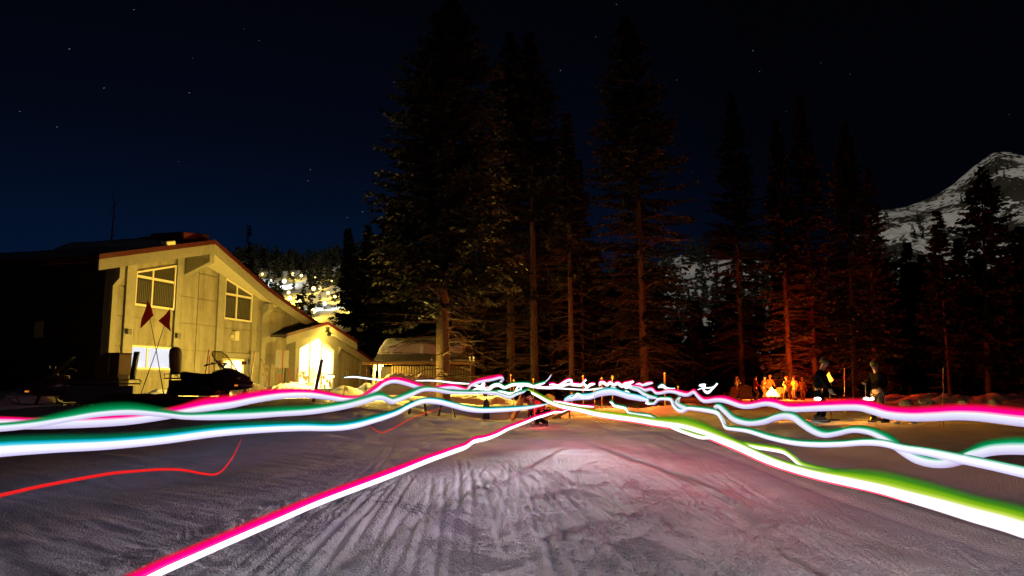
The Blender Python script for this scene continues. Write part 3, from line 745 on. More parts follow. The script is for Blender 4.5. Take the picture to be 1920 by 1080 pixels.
# roof: two slopes, red edge, fascia boards, slatted soffit
def slope(xa, xb, name, mname):
    mb = MB(); xs = np.linspace(xa, xb, 7)
    for u, v in zip(xs[:-1], xs[1:]):
        vs = []
        for dz in (0, -.16):
            vs += [(u, fy(u), rz_(u) + dz), (v, fy(v), rz_(v) + dz), (v, DEP + 1, rz_(v) + dz), (u, DEP + 1, rz_(u) + dz)]
        mb.add(vs, [(0, 1, 2, 3), (7, 6, 5, 4), (0, 4, 5, 1), (1, 5, 6, 2), (2, 6, 7, 3), (3, 7, 4, 0)])
    return mb.build(name, mname, lodge)
roofA = slope(EL.x - .25, PK.x, 'roof', 'roofing'); roofB = slope(PK.x, XE + .4, 'roof', 'roofing')
def edge_strip(xa, xb, dz0, dz1, th, name, mname, out_=0.0, par=lodge):
    n = 8; xs = np.linspace(xa, xb, n); mb = MB()
    for u, v in zip(xs[:-1], xs[1:]):
        yu, yv = fy(u) - out_, fy(v) - out_
        vs = [(u, yu, rz_(u) + dz0), (v, yv, rz_(v) + dz0), (v, yv, rz_(v) + dz1), (u, yu, rz_(u) + dz1)]
        vs += [(x, y + th, z) for x, y, z in vs]
        mb.add(vs, [(0, 1, 2, 3), (7, 6, 5, 4), (0, 4, 5, 1), (2, 6, 7, 3), (1, 5, 6, 2), (3, 7, 4, 0)])
    return mb.build(name, mname, par)
edge_strip(EL.x - .27, PK.x, -.15, .07, .06, 'roof_edge', 'red_metal', .064)
edge_strip(PK.x, XE + .42, -.15, .07, .06, 'roof_edge', 'red_metal', .064)
edge_strip(EL.x - .25, PK.x, -.62, -.155, .07, 'fascia', 'trim', .05)
edge_strip(PK.x, XE + .4, -.62, -.155, .07, 'fascia', 'trim', .05)
mb = MB(); mb.box((EL.x - .28, DEP / 2 + .3, rz_(EL.x - .25) - .12), (.06, DEP + 1.4, .3)); mb.build('roof_edge', 'red_metal', lodge)
nsl = 15
for side_, xa, xb in (('l', .05, PK.x - .02), ('r', PK.x + .02, ER.x + .6)):      # soffit slats follow the slope
    for i in range(nsl):
        f0, f1 = i / nsl, (i + .86) / nsl; mb = MB(); xs = np.linspace(xa, xb, 5); ok = False
        for u, v in zip(xs[:-1], xs[1:]):
            yu, yv = fy(u) + .03, fy(v) + .03
            vs = [(u, yu * (1 - f0), rz_(u) - .58), (v, yv * (1 - f0), rz_(v) - .58), (v, yv * (1 - f1), rz_(v) - .58), (u, yu * (1 - f1), rz_(u) - .58)]
            vs += [(x, y, z + .03) for x, y, z in vs]
            mb.add(vs, [(0, 1, 2, 3), (7, 6, 5, 4), (0, 4, 5, 1), (2, 6, 7, 3), (1, 5, 6, 2), (3, 7, 4, 0)])
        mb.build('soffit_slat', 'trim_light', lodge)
# raised red ridge cap near the peak, snow lying on the slope, lit lamp on the edge
mb = MB(); mb.box((PK.x - .7, -.1, rz_(PK.x) + .12), (1.9, 1.9, .34), Matrix.Rotation(-.12, 3, 'Y')); mb.build('ridge_cap', 'red_metal', lodge, bevel=.05)
def snow_slab(x0, x1, y0, y1, th, seed, par, zf, nx_=46, ny_=26, name='roof_snow', mname='snow', edge=.45, mar=1.0):
    xs = np.linspace(x0, x1, nx_); ys = np.linspace(y0, y1, ny_); A, B = np.meshgrid(xs, ys)
    e = np.minimum(np.minimum((A - x0), (x1 - A)) / (.16 * mar * (x1 - x0)), np.minimum((B - y0), (y1 - B)) / (.12 * mar * (y1 - y0))).clip(0, 1) ** edge
    T = th * e * (.7 + .8 * (fbm(A * .7, B * .7, 3, seed) - .2)); zb = np.vectorize(zf)(A)
    J = (fbm(A * 1.4, B * 1.4, 3, seed + 5) - .47) * .5
    V1 = np.stack([A + J * (1 - e), B + J * (1 - e), zb + T + .012], -1).reshape(-1, 3); V2 = np.stack([A + J * (1 - e), B + J * (1 - e), zb - .01 + 0 * T], -1).reshape(-1, 3)
    id_ = np.arange(nx_ * ny_).reshape(ny_, nx_); q = np.stack([id_[:-1, :-1], id_[:-1, 1:], id_[1:, 1:], id_[1:, :-1]], -1).reshape(-1, 4)
    n = nx_ * ny_; rim = np.concatenate([id_[0], id_[1:, -1], id_[-1, -2::-1], id_[-2:0:-1, 0]])
    rq = np.stack([rim, np.roll(rim, -1), np.roll(rim, -1) + n, rim + n], -1)
    return npmesh(name, np.concatenate([V1, V2]), np.concatenate([q, q[:, ::-1] + n, rq[:, ::-1]]), mname, par)
snow_slab(EL.x - .1, 3.0, 1.0, DEP, .16, 3, lodge, rz_)
snow_slab(2.3, 4.9, -.1, 6.0, .40, 7, lodge, rz_)
snow_slab(4.6, 6.6, .2, 4.0, .14, 9, lodge, rz_)
lc = loc(315, 456, -.85); mb = MB(); mb.box(lc, (.62, .36, .22), Matrix.Rotation(-.24, 3, 'Y')); fl = mb.build('edge_lamp', 'trim_light', lodge, bevel=.03)
mb = MB(); mb.box(lc + Vector((0, -.19, -.01)), (.5, .03, .15), Matrix.Rotation(-.24, 3, 'Y')); mb.build('lens', glow('edge_glow', (1, .62, .06), 1.1), fl)

# entrance porch: glazed gable standing forward of the front
PY = -.55
pl = loc(537, 627, PY - .5); pp = loc(614, 605, PY - .5); pr = loc(669, 640, PY - .5)
gl0, gl1 = lx(560, PY, 690), lx(626, PY, 690); zs_l = lz(560, 652, PY); zs_r = lz(626, 656, PY); zp = lz(594, 632, PY); zb = lz(590, 729, PY)
pr_z = lambda x: pl.z + (pp.z - pl.z) * (x - pl.x) / (pp.x - pl.x) if x < pp.x else pp.z + (pr.z - pp.z) * (x - pp.x) / (pr.x - pp.x)
px0, px1 = lx(553, PY, 690), lx(633, PY, 690); gm = (gl0 + gl1) / 2
porch = bpy.data.objects.new('porch', bpy.data.meshes.new('porch')); C.objects.link(porch); porch.parent = lodge
bm_ = MB()
# front wall with the pointed opening left free
bm_.prism([(px0, PY, 0), (gl0, PY, 0), (gl0, PY, zs_l), (px0, PY, pr_z(px0) - .3)], (0, .2, 0))
bm_.prism([(gl1, PY, 0), (px1, PY, 0), (px1, PY, pr_z(px1) - .3), (gl1, PY, zs_r)], (0, .2, 0))
bm_.prism([(px0, PY, pr_z(px0) - .3), (gl0, PY, zs_l), (gm, PY, zp), (pp.x, PY, pp.z - .3)], (0, .2, 0))
bm_.prism([(pp.x, PY, pp.z - .3), (gm, PY, zp), (gl1, PY, zs_r), (px1, PY, pr_z(px1) - .3)], (0, .2, 0))
bm_.box((px0 + .1, PY / 2 + .15, (pr_z(px0) - .3) / 2), (.2, -PY - .12, pr_z(px0) - .3)); bm_.box((px1 - .1, PY / 2 + .15, (pr_z(px1) - .3) / 2), (.2, -PY - .12, pr_z(px1) - .3))
bm_.box((gm, PY + .1, zb / 2), (gl1 - gl0, .2, zb))
porch.data = bm_.mesh('porch'); porch.data.materials.append(M['trim'])
# glazing
f = MB(); w_ = .10
for a in (gl0 + .05, gl1 - .05): f.box((a, PY + .06, (zb + (zs_l if a < gm else zs_r)) / 2), (.1, .12, (zs_l if a < gm else zs_r) - zb))
f.bar((gl0, PY + .06, zs_l), (gm, PY + .06, zp), .12, .12); f.bar((gm, PY + .06, zp), (gl1, PY + .06, zs_r), .12, .12)
zt_ = lambda x: zs_l + (zp - zs_l) * (x - gl0) / (gm - gl0) if x < gm else zp + (zs_r - zp) * (x - gm) / (gl1 - gm)
mu = [lx(581, PY, 690), lx(603, PY, 690)]
for x in mu: f.box((x, PY + .07, (zb + zt_(x)) / 2), (.12, .12, zt_(x) - zb - .05))
f.build('door_frame', 'window_frame', porch)
zsplit = zb + .42 * (min(zs_l, zs_r) - zb)
cut = [gl0 + .1] + mu + [gl1 - .1]
for i in range(3):
    a = cut[i] + (.06 if i else 0); b = cut[i + 1] - (.06 if i < 2 else 0)
    mb = MB(); mb.prism([(a, PY + .09, zb), (b, PY + .09, zb), (b, PY + .09, zsplit), (a, PY + .09, zsplit)], (0, .03, 0)); mb.build('glass_pane', 'lit_room_low' if i != 1 else 'lit_room', porch)
    pts = [(a, PY + .09, zsplit + .004), (b, PY + .09, zsplit + .004), (b, PY + .09, zt_(b) - .05)] + ([(gm, PY + .09, zp - .06)] if a < gm < b else []) + [(a, PY + .09, zt_(a) - .05)]
    mb = MB(); mb.prism(pts, (0, .03, 0)); mb.build('glass_pane', 'lit_room', porch)
# porch roof
def pslope(xa, xb):
    mb = MB(); vs = []
    for dz in (0, -.15): vs += [(xa, PY - .5, pr_z(xa) + dz), (xb, PY - .5, pr_z(xb) + dz), (xb, .055, pr_z(xb) + dz), (xa, .055, pr_z(xa) + dz)]
    mb.add(vs, [(0, 1, 2, 3), (7, 6, 5, 4), (0, 4, 5, 1), (1, 5, 6, 2), (2, 6, 7, 3), (3, 7, 4, 0)]); mb.build('roof', 'roofing', porch)
    mb = MB(); vs = [(xa, PY - .56, pr_z(xa) - .13), (xb, PY - .56, pr_z(xb) - .13), (xb, PY - .56, pr_z(xb) + .06), (xa, PY - .56, pr_z(xa) + .06)]
    mb.prism(vs, (0, .058, 0)); mb.build('roof_edge', 'red_metal', porch)
    mb = MB(); vs = [(xa, PY - .54, pr_z(xa) - .58), (xb, PY - .54, pr_z(xb) - .58), (xb, PY - .54, pr_z(xb) - .135), (xa, PY - .54, pr_z(xa) - .135)]
    mb.prism(vs, (0, .07, 0)); mb.build('fascia', 'trim', porch)
    for i in range(4):
        y0 = PY - .46 + i * .12; mb = MB()
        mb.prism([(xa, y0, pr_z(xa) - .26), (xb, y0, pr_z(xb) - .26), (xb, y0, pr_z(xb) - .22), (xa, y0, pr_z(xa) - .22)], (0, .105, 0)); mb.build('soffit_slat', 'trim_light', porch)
pslope(pl.x, pp.x); pslope(pp.x, pr.x)
bx0, bx1 = lx(634, PY, 670), lx(652, PY, 670)
mb = MB(); mb.prism([(px1, PY + .1, pr_z(px1) - 1.6), (px1, PY + .1, pr_z(px1) - .32), (px1 + 1.0, PY + .1, pr_z(px1 + 1.0) - .32)], (0, .18, 0)); mb.build('bracket', 'trim_light', porch)

mb = MB(); mb.box((pp.x, PY - .74, pp.z - .75), (.34, .30, .22)); mb.bar((pp.x, PY - .55, pp.z - .6), (pp.x, PY - .66, pp.z - .7), .06); pl_lamp = mb.build('added_porch_lamp', 'dark_metal', porch, bevel=.02)  # lamp added under the gable to throw light on the snow
lamp(porch, (pp.x, PY - 1.2, pp.z - 1.0), 420, (1, .66, .10), .12)

# ------------------------------------------------------------------ the shed with the snow slab on its roof
SY = 46.5
sx0, sx1 = P(700, HZ, SY).x, P(880, HZ, SY).x; ez = P(0, 678, SY).z; rzr = P(0, 650, SY + 3.2).z
shed = thing('shed', 'low wooden shed with a thick snow slab on its plank roof and lit yellow eaves', 'shed', ((sx0 + sx1) / 2, SY, .55))
L2 = (sx1 - sx0) / 2; ze = ez - .55; zr = rzr - .55
npl = 22
for i in range(npl):
    xa = -L2 + 2 * L2 * i / npl + .012; xb = -L2 + 2 * L2 * (i + 1) / npl - .012; j = rnd.uniform(-.015, .015)
    mb = MB(); mb.prism([(xa, -.35 + rnd.uniform(-.03, .03), ze + j), (xb, -.35, ze + j), (xb, 3.2, zr + j), (xa, 3.2, zr + j)], (0, 0, .045)); mb.build('roof_plank', 'weathered_roof', shed)
mb = MB(); mb.prism([(-L2, 3.22, zr), (L2, 3.22, zr), (L2, 6.2, ze), (-L2, 6.2, ze)], (0, 0, .05)); mb.build('roof', 'weathered_roof', shed)
mb = MB(); mb.box((-.25, -.36, ze - .11), (2 * L2 + .8, .07, .16)); mb.build('eave_board', 'chair_wood', shed)
nb = 30
for i in range(nb):
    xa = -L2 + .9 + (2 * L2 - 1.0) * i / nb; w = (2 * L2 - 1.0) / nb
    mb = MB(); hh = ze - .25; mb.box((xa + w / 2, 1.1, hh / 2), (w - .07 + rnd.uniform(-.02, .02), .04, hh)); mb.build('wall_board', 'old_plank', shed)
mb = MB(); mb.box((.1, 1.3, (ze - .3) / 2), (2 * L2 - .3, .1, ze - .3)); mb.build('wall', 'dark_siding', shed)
mb = MB(); mb.prism([(L2 - .05, 1.0, 0), (L2 - .05, 1.0, ze - .1), (L2 - .05, 3.2, zr - .05), (L2 - .05, 6, ze - .1), (L2 - .05, 6, 0)], (.1, 0, 0)); mb.build('wall', 'grey_wood', shed)
for px in (703, 712):
    p = P(px, 690, SY - .2); mb = MB(); q = p.x - (sx0 + sx1) / 2
    mb.bar((q - (.15 if px < 705 else 0), -.2, 0), (q, -.2, ze - .2), .15 if px < 705 else .10); mb.build('post', 'white_paint', shed)
sl = snow_slab(-L2 + .05, L2 - .4, 1.15, 5.2, .60, 21, shed, lambda x: 0, 90, 50, edge=.22, mar=.30)
me = sl.data
for v in me.vertices:
    y = v.co.y; base = ze + (zr - ze) * (y + .35) / 3.55 if y < 3.2 else zr - (zr - ze) * (y - 3.2) / 3.0
    v.co.z = base + .055 + max(0, v.co.z) * (1.0 if y < 4 else .8)
# lit eave lamps
def eave_lamp(x, y, z, e, r=.06):
    mb = MB(); mb.lathe([(.03, .14), (.11, .06), (.13, 0), (.10, -.01)], 12, (x, y, z)); lo = mb.build('eave_lamp', 'dark_metal', shed)
    mb = MB(); mb.ico((x, y, z - .03), .07, 1); mb.build('bulb', 'bulb', lo); return lo
eave_lamp(-L2 + .55, -.12, ze - .22, 1)
gp = P(874, 672, SY + .4); gl_ = Vector((L2 + .12, .4, gp.z - .55))
mb = MB(); mb.box(gl_, (.14, .5, .34), Matrix.Rotation(.25, 3, 'X')); fx = mb.build('flood_lamp', 'dark_metal', shed)
for dy in (-.14, .13):
    mb = MB(); mb.box(gl_ + Vector((0, dy - .02, -.03)), (.30, .14, .26)); mb.build('lens', glow('flood_glow%d' % (dy > 0), (1, .62, .10), 1.5), fx)
lamp(shed, (-L2 + .55, -.30, ze - .42), 900, (1, .62, .085), .08)
tgt = CORN + RL @ Vector((5.0, 0, 5.0)); base = shed.location
lamp(shed, (L2 + .35, -.75, gl_.z + .25), 8000, (1, .62, .08), .12, 'flood_light', 125, Vector((-3.5, 19, 0)) - base)

pa = P(619, 706, 34.6); ga = hz(pa.x, 34.6)
o = thing('added_path_lamp', 'added oval lamp on a short stake, lighting the lodge front and snow', 'lamp', (pa.x, 34.6, ga))  # stake lamp added to light the lodge front, the trunk and the snow
mb = MB(); mb.tube([(0, 0, -.1), (0, 0, pa.z - ga - .08)], .02, 8); mb.build('stake', 'dark_metal', o)
mb = MB(); mb.ico((0, 0, pa.z - ga), .13, 2, 0, (1.5, 1.0, .55)); mb.build('bulb', 'bulb', o, True)
mb = MB(); mb.lathe([(.20, 0), (.12, .05), (.02, .07)], 14, (0, 0, pa.z - ga + .06)); mb.build('shade', 'dark_metal', o, True)
lamp(o, (-.05, 0, pa.z - ga - .18), 4700, (1, .67, .11), .12, 'lamp_light', 152, Vector((-1.05, .12, pa.z - ga + .05)))
lamp(o, (.05, -.05, pa.z - ga - .18), 8200, (1, .66, .09), .12, 'lamp_light', 106, Vector((.86, -.50, pa.z - ga - .20)))

# ------------------------------------------------------------------ ploughed snow banks
def bank(name, cx, cy, rx, ry, h, seed, rough=.5, mname='snow', rot=0, n=46):
    a = np.linspace(-1, 1, n); A, B = np.meshgrid(a, a); r = np.sqrt(A ** 2 + B ** 2).clip(0, 1)
    X = cx + (A * rx * math.cos(rot) - B * ry * math.sin(rot)); Y = cy + (A * rx * math.sin(rot) + B * ry * math.cos(rot))
    f = (1 - r ** 2).clip(0, 1) ** .7
    Zg = H0(X, Y); k = fbm(X * 1.3, Y * 1.3, 3, seed) - .45; k2 = np.abs(fbm(X * 3.4, Y * 3.4, 3, seed + 2) - .45)
    Zz = Zg - .25 + f * (h + .25) * (1 + rough * 1.1 * k) + (.10 + .35 * rough) * f * (k2 - .05)
    id_ = np.arange(n * n).reshape(n, n); q = np.stack([id_[:-1, :-1], id_[:-1, 1:], id_[1:, 1:], id_[1:, :-1]], -1).reshape(-1, 4)
    return tag(npmesh(name, np.stack([X, Y, Zz], -1).reshape(-1, 3), q, mname), kind='structure')
c = on(785, 45.2); bank('snow_bank', c.x, 45.2, 3.4, 1.1, 1.25, 5, .8, n=90)
c = on(910, 43.5); bank('snow_bank', c.x, 43.5, 3.0, 1.2, .6, 6, .6)
c = on(545, 36.5); bank('snow_bank', c.x, 36.5, 1.7, 1.1, .62, 8, .6)
for i, s in enumerate(np.linspace(1.5, 24, 8)):
    q = CORN + RL @ Vector((s, -1.6 - (2.2 if 12.5 < s < 21 else 0), 0)); bank('snow_bank', q.x, q.y, 2.2, .9, .32 + .12 * (i % 3), 30 + i, .6, rot=ANG)
c = on(28, 23); bank('snow_bank', c.x, 23, 1.6, 1.2, .55, 12, .6)
for i, px in enumerate((1690, 1745, 1805, 1880, 1950)):
    c = on(px, 50 - i); bank('snow_bank', c.x, 50 - i, 3.0, 1.2, .42 + .1 * (i % 2), 60 + i, .6)
c = on(1030, 40); bank('snow_bank', c.x, 40, 5.5, 1.6, .28, 71, .5)
c = on(1220, 36); bank('snow_bank', c.x, 36, 6, 1.4, .22, 72, .5)
c = on(905, 31); bank('snow_bank', c.x, 31, 3.8, 1.2, .40, 73, .6)

# ------------------------------------------------------------------ lamps along the floodlit ski runs
PLACE = ['leftmost of all, just above the lodge roof edge', 'second from the left, just above the lodge roof', 'largest cool white one above the lodge eave', 'upper row, just right of the largest cool white one', 'upper row, middle of the hillside', 'upper row, beside the small snowfield', 'small one directly above the pair at the lodge eave', 'big yellow one left of the glaring pair at the eave', 'biggest glaring one of the row along the roof slope', 'glaring one just above the entrance gable', 'brightest one over the white run in the middle', 'just right of the brightest one over the white run', 'small one at the right end of the white run', 'rightmost yellow one before the slim spruces', 'cool white one below the right end of the white run', 'faint one among the slim spruces, upper', 'faint one among the slim spruces, lower', 'faint one seen through the broad spruce', 'tiny one below the snowfield at the top']
for (px, py, s, c), (Yl, zg), pl_ in zip(HL, HLY, PLACE):
    p = P(px, py, Yl - 2); zg -= .5
    r = 4.2 * s * Yl / F; o = thing('floodlight', ('cool white' if c == 'c' else 'yellow') + ' ski hill floodlight, ' + pl_, 'floodlight', (p.x, p.y, zg), 0, 'floodlights on the ski hill')
    hgt = max(p.z - zg, 1.5); mb = MB(); mb.tube([(0, 0, 0), (0, 0, hgt - r * .6)], [.16, .10], 6); mb.build('pole', 'dark_metal', o)
    mb = MB(); mb.ico((0, 0, hgt), r, 2, 0, (1, .7, 1)); mb.build('lamp_head', 'lamp_glow' if c == 'y' else 'cool_lamp_glow', o, True)
    lamp(o, (0, -r * 1.2, hgt + .4), 1700 * s, (1, .66, .07) if c == 'y' else (.92, 1, .92), .5)
# ------------------------------------------------------------------ snowmobiles
def ring(x, hw, z0, z1, e=2.6, n=16, y0=0):
    r = []
    for j in range(n):
        a = 2 * math.pi * j / n; c, s = math.cos(a), math.sin(a)
        r.append(Vector((x, y0 + hw * math.copysign(abs(c) ** (2 / e), c), (z0 + z1) / 2 + (z1 - z0) / 2 * math.copysign(abs(s) ** (2 / e), s))))
    return r
def snowmobile(label, loc_, rz):
    t = thing('snowmobile', label, 'snowmobile', loc_, rz, 'snowmobiles parked beside the lodge')
    mb = MB(); mb.loft([ring(1.62, .10, .36, .46), ring(1.52, .30, .32, .56), ring(1.25, .44, .28, .72), ring(.95, .47, .26, .84), ring(.65, .46, .26, .92), ring(.42, .38, .28, .90)])
    mb.build('hood', 'hood_paint', t, True)
    mb = MB(); mb.loft([ring(1.5, .2, .50, .60), ring(1.2, .34, .64, .755), ring(.9, .30, .78, .90), ring(.72, .2, .86, .96)]); mb.build('hood_panel', 'hood_paint', t, True)
    mb = MB(); mb.loft([ring(.48, .22, .60, .82), ring(.25, .22, .58, .80), ring(-.2, .23, .56, .78), ring(-.62, .22, .56, .82), ring(-.95, .19, .56, .86)]); mb.build('seat', 'vinyl', t, True)
    mb = MB(); mb.loft([[Vector((x, y * w, z)) for y, z in ((-1, .10), (-1, .58), (1, .58), (1, .10))] for x, w in ((.5, .24), (-1.35, .24))]); mb.build('tunnel', 'dark_metal', t)
    pts = []
    for i in range(28):
        u = i / 28
        if u < .38: p = (.55 - 1.85 * u / .38, .03)
        elif u < .5: a = -math.pi / 2 - math.pi * (u - .38) / .12; p = (-1.30 + .17 * math.cos(a), .20 + .17 * math.sin(a))
        elif u < .88: p = (-1.30 + 1.85 * (u - .5) / .38, .37)
        else: a = math.pi / 2 - math.pi * (u - .88) / .12; p = (.55 + .17 * math.cos(a), .20 + .17 * math.sin(a))
        pts.append(p)
    mb = MB(); n = len(pts); vs = [(x, s * .19, z) for s in (-1, 1) for x, z in pts]
    vs += [(x * .985, s * .19, .2 + (z - .2) * .8) for s in (-1, 1) for x, z in pts]
    for i in range(n):
        j = (i + 1) % n; mb.f += [(i, j, n + j, n + i), (2 * n + i, 3 * n + i, 3 * n + j, 2 * n + j), (i, 2 * n + i, 2 * n + j, j), (n + i, n + j, 3 * n + j, 3 * n + i)]
    mb.v = vs; tr = mb.build('track', 'rubber', t)
    lug = None
    for i in range(0, n, 1):
        x, z = pts[i]; m2 = MB(); m2.box((x, 0, z + (-.02 if z < .1 else .02 if z > .3 else 0)), (.03, .36, .03)); m2.build('lug', 'rubber', tr)
    mb = MB()
    for s in (-1, 1): mb.box((-.35, s * .36, .30), (1.6, .22, .03)); mb.box((-.35, s * .27, .36), (1.6, .03, .12))
    mb.build('running_board', 'dark_metal', t)
    for s in (-1, 1):
        mb = MB(); prof = [(1.85, .24), (1.72, .08), (1.5, .035), (.85, .03), (.6, .05)]
        mb.loft([[Vector((x, s * .48 + y, z + dz)) for y, dz in ((-.07, 0), (.07, 0), (.07, .03), (-.07, .03))] for x, z in prof]); sk = mb.build('ski', 'black_plastic', t)
        mb = MB(); mb.tube([(1.80, s * .48, .22), (1.66, s * .48, .27), (1.55, s * .48, .08)], .014, 6); mb.build('ski_handle', 'red_metal', sk)
        mb = MB(); mb.bar((1.15, s * .48, .06), (1.05, s * .36, .42), .06); mb.tube([(1.05, s * .36, .42), (.8, s * .2, .40)], .02, 6); mb.build('ski_leg', 'dark_metal', t)
    # windshield: curved sheet with a black rim
    rows = []
    for k in range(7):
        u = k / 6; z = .88 + .58 * u; x = .98 - .52 * u; w = (.34 - .02 * u) if u < .75 else .325 - .13 * ((u - .75) / .25) ** 2
        rows.append([Vector((x - .16 * abs(q) ** 2, w * q, z)) for q in np.linspace(-1, 1, 9)])
    mb = MB(); vs = [p for r in rows for p in r]; vs2 = [p + Vector((-.008, 0, -.004)) for p in vs]; m_n = len(vs); fs = []
    for i in range(6):
        for j in range(8):
            a = i * 9 + j; fs += [(a, a + 1, a + 10, a + 9), (m_n + a, m_n + a + 9, m_n + a + 10, m_n + a + 1)]
    mb.add(vs + vs2, fs); ws = mb.build('windshield', 'windshield', t, True)
    rim = [r[0] for r in rows] + rows[-1][1:-1] + [r[-1] for r in rows[::-1]]
    mb = MB(); mb.tube(rim, .016, 6); mb.build('rim', 'black_plastic', ws)
    mb = MB(); mb.tube([(.70, 0, .86), (.42, 0, 1.08)], .03, 8); mb.tube([(.22, -.40, 1.02), (.33, -.33, 1.06), (.42, -.16, 1.10), (.42, .16, 1.10), (.33, .33, 1.06), (.22, .40, 1.02)], .017, 8); hb = mb.build('handlebar', 'black_plastic', t)
    for s in (-1, 1):
        mb = MB(); mb.tube([(.30, s * .36, 1.05), (.20, s * .41, 1.015)], .026, 8); mb.build('grip', 'rubber', hb)
        mb = MB(); mb.bar((.36, s * .30, 1.08), (.27, s * .40, 1.07), .015); mb.box((.40, s * .26, 1.09), (.07, .09, .06)); mb.build('brake_lever', 'dark_metal', hb)
    for s in (-1, 1):
        mb = MB(); mb.loft([[Vector((x, s * .2 + y, z)) for y, z in ((-.11, z0), (.11, z0), (.09, z1), (-.09, z1))] for x, z0, z1 in ((1.40, .56, .66), (1.30, .58, .70))]); mb.build('headlight', 'dark_pane', t)
        mb = MB(); mb.box((1.42, s * .38, .42), (.10, .03, .045)); mb.build('reflector', 'reflector', t)
    mb = MB(); mb.loft([[Vector((x, y, z)) for y, z in ((-w, z0), (w, z0), (w * .8, z1), (-w * .8, z1))] for x, w, z0, z1 in ((-.98, .30, .62, .66), (-1.55, .28, .62, .66))])
    for s in (-1, 1): mb.tube([(-.95, s * .29, .66), (-.98, s * .29, .76), (-1.5, s * .27, .78), (-1.56, s * .2, .70)], .014, 6)
    mb.build('rack', 'dark_metal', t)
    # tall rounded passenger backrest
    prof = [(.0, .20), (.12, .23), (.35, .27), (.58, .28), (.74, .25), (.84, .17), (.88, .06)]
    r_ = []
    for z, w in prof:
        r_.append([Vector((-1.30 - .10 * z + (.085 * c), w * s, .78 + z * .98)) for c, s in [(math.cos(a), math.sin(a)) for a in np.linspace(0, 2 * math.pi, 13)[:-1]]])
    mb = MB(); mb.loft(r_); mb.build('backrest', 'vinyl', t, True)
    for s in (-1, 1):
        mb = MB(); mb.tube([(.78, s * .36, 1.0), (.86, s * .52, 1.10)], .014, 6); mb.box((.87, s * .56, 1.12), (.03, .16, .10)); mb.build('mirror', 'black_plastic', t)
    return t
YS_ = 23.5
def at_y(px, py, Y): p = P(px, py, Y); return p
a = P(390, HZ, YS_); zd = P(0, 748, YS_).z
d_ = thing('trailer_deck', 'low flat wooden trailer deck under the right snowmobile', 'trailer', (P(330, HZ, YS_).x, YS_, hz(P(330, HZ, YS_).x, YS_)), -.06)
dz_ = max(.10, zd - d_.location.z)
for i in range(9):
    mb = MB(); mb.box((.2, -.72 + i * .18, dz_ - .03), (4.3, .165, .05)); mb.build('deck_board', 'grey_wood', d_)
mb = MB(); mb.box((.2, -.86, dz_ - .08), (4.4, .06, .12)); mb.box((.2, .86, dz_ - .08), (4.4, .06, .12)); mb.box((-1.9, -.83, dz_ - .5 * dz_ - .07), (.2, .1, dz_ - .1)); mb.box((1.9, -.83, dz_ - .5 * dz_ - .07), (.2, .1, dz_ - .1)); mb.box((0, .83, dz_ / 2 - .07), (3.9, .1, dz_ - .1))
mb.tube([(-2.0, 0, dz_ - .1), (-3.1, -.1, dz_ - .12)], .05, 8); mb.build('frame', 'dark_metal', d_)
sm1 = snowmobile('black snowmobile facing right, its windshield against the lit doorway', (a.x, YS_, zd + .0), -.36)
b = P(158, HZ, 23.0); sm2 = snowmobile('dark snowmobile facing left below the unlit lodge wall', (b.x, 23.0, hz(b.x, 23.0) + .04), math.pi + .42)
# pennants on whips
for base, tipp, flag, lab, dx in (((308, 745), (275, 566), ((277, 562), (290, 592), (262, 616)), 'red pennant hanging limp on the whip that leans left', 0), ((262, 745), (318, 580), ((319, 578), (299, 602), (320, 622)), 'small red pennant at the tip of the whip that leans right', .0)):
    Yf = 22.6 + dx; p0 = P(base[0], base[1], Yf); p1 = P(tipp[0], tipp[1], Yf); o = thing('pennant', lab, 'flag', p0, 0, 'pennants on whips above the snowmobiles')
    mb = MB(); d = p1 - p0; mb.tube([(0, 0, 0), d * .5 + Vector((.02, 0, 0)), d], [.014, .011, .007], 6); mb.build('whip', 'black_plastic', o)
    q = [P(x, y, Yf) - p0 for x, y in flag]; n_ = 7; vs = []; ix = {}; mb = MB()
    for i in range(n_):
        for j in range(n_ - i):
            u, v = i / (n_ - 1), j / (n_ - 1); p = q[0] * (1 - u - v) + q[1] * u + q[2] * v; p.y += .07 * math.sin(5 * u + 7 * v) * (u + v); ix[i, j] = len(vs); vs.append(p)
    fs = [(ix[i, j], ix[i + 1, j], ix[i, j + 1]) for i in range(n_ - 1) for j in range(n_ - 1 - i)] + [(ix[i + 1, j], ix[i + 1, j + 1], ix[i, j + 1]) for i in range(n_ - 1) for j in range(n_ - 2 - i)]
    o2 = MB().add(vs, fs).build('cloth', 'pennant_cloth', o, True)
# crates by the corner
for px, w, h, lab, mt in ((199, .52, .62, 'dark closed crate standing in the lodge corner', 'dark_box'), (218, .60, .72, 'larger tan sided crate beside the left snowmobile backrest', 'dark_box')):
    p = on(px, 26); o = thing('crate', lab, 'crate', p, ANG - math.pi / 2, 'crates at the lodge corner'); zt = P(0, 664 if px > 205 else 668, 26).z - p.z
    mb = MB(); mb.box((0, 0, zt - h / 2), (w, w, h)); mb.box((0, 0, (zt - h) / 2), (w * .9, w * .9, zt - h)); mb.build('body', mt, o, bevel=.01)
    mb = MB(); mb.box((0, 0, zt + .02), (w + .03, w + .03, .04)); mb.build('lid', mt, o, bevel=.01)
    mb = MB(); mb.box((w / 2 + .012, 0, zt - h / 2), (.02, w * .94, h * .94)); mb.build('side_panel', 'card', o)
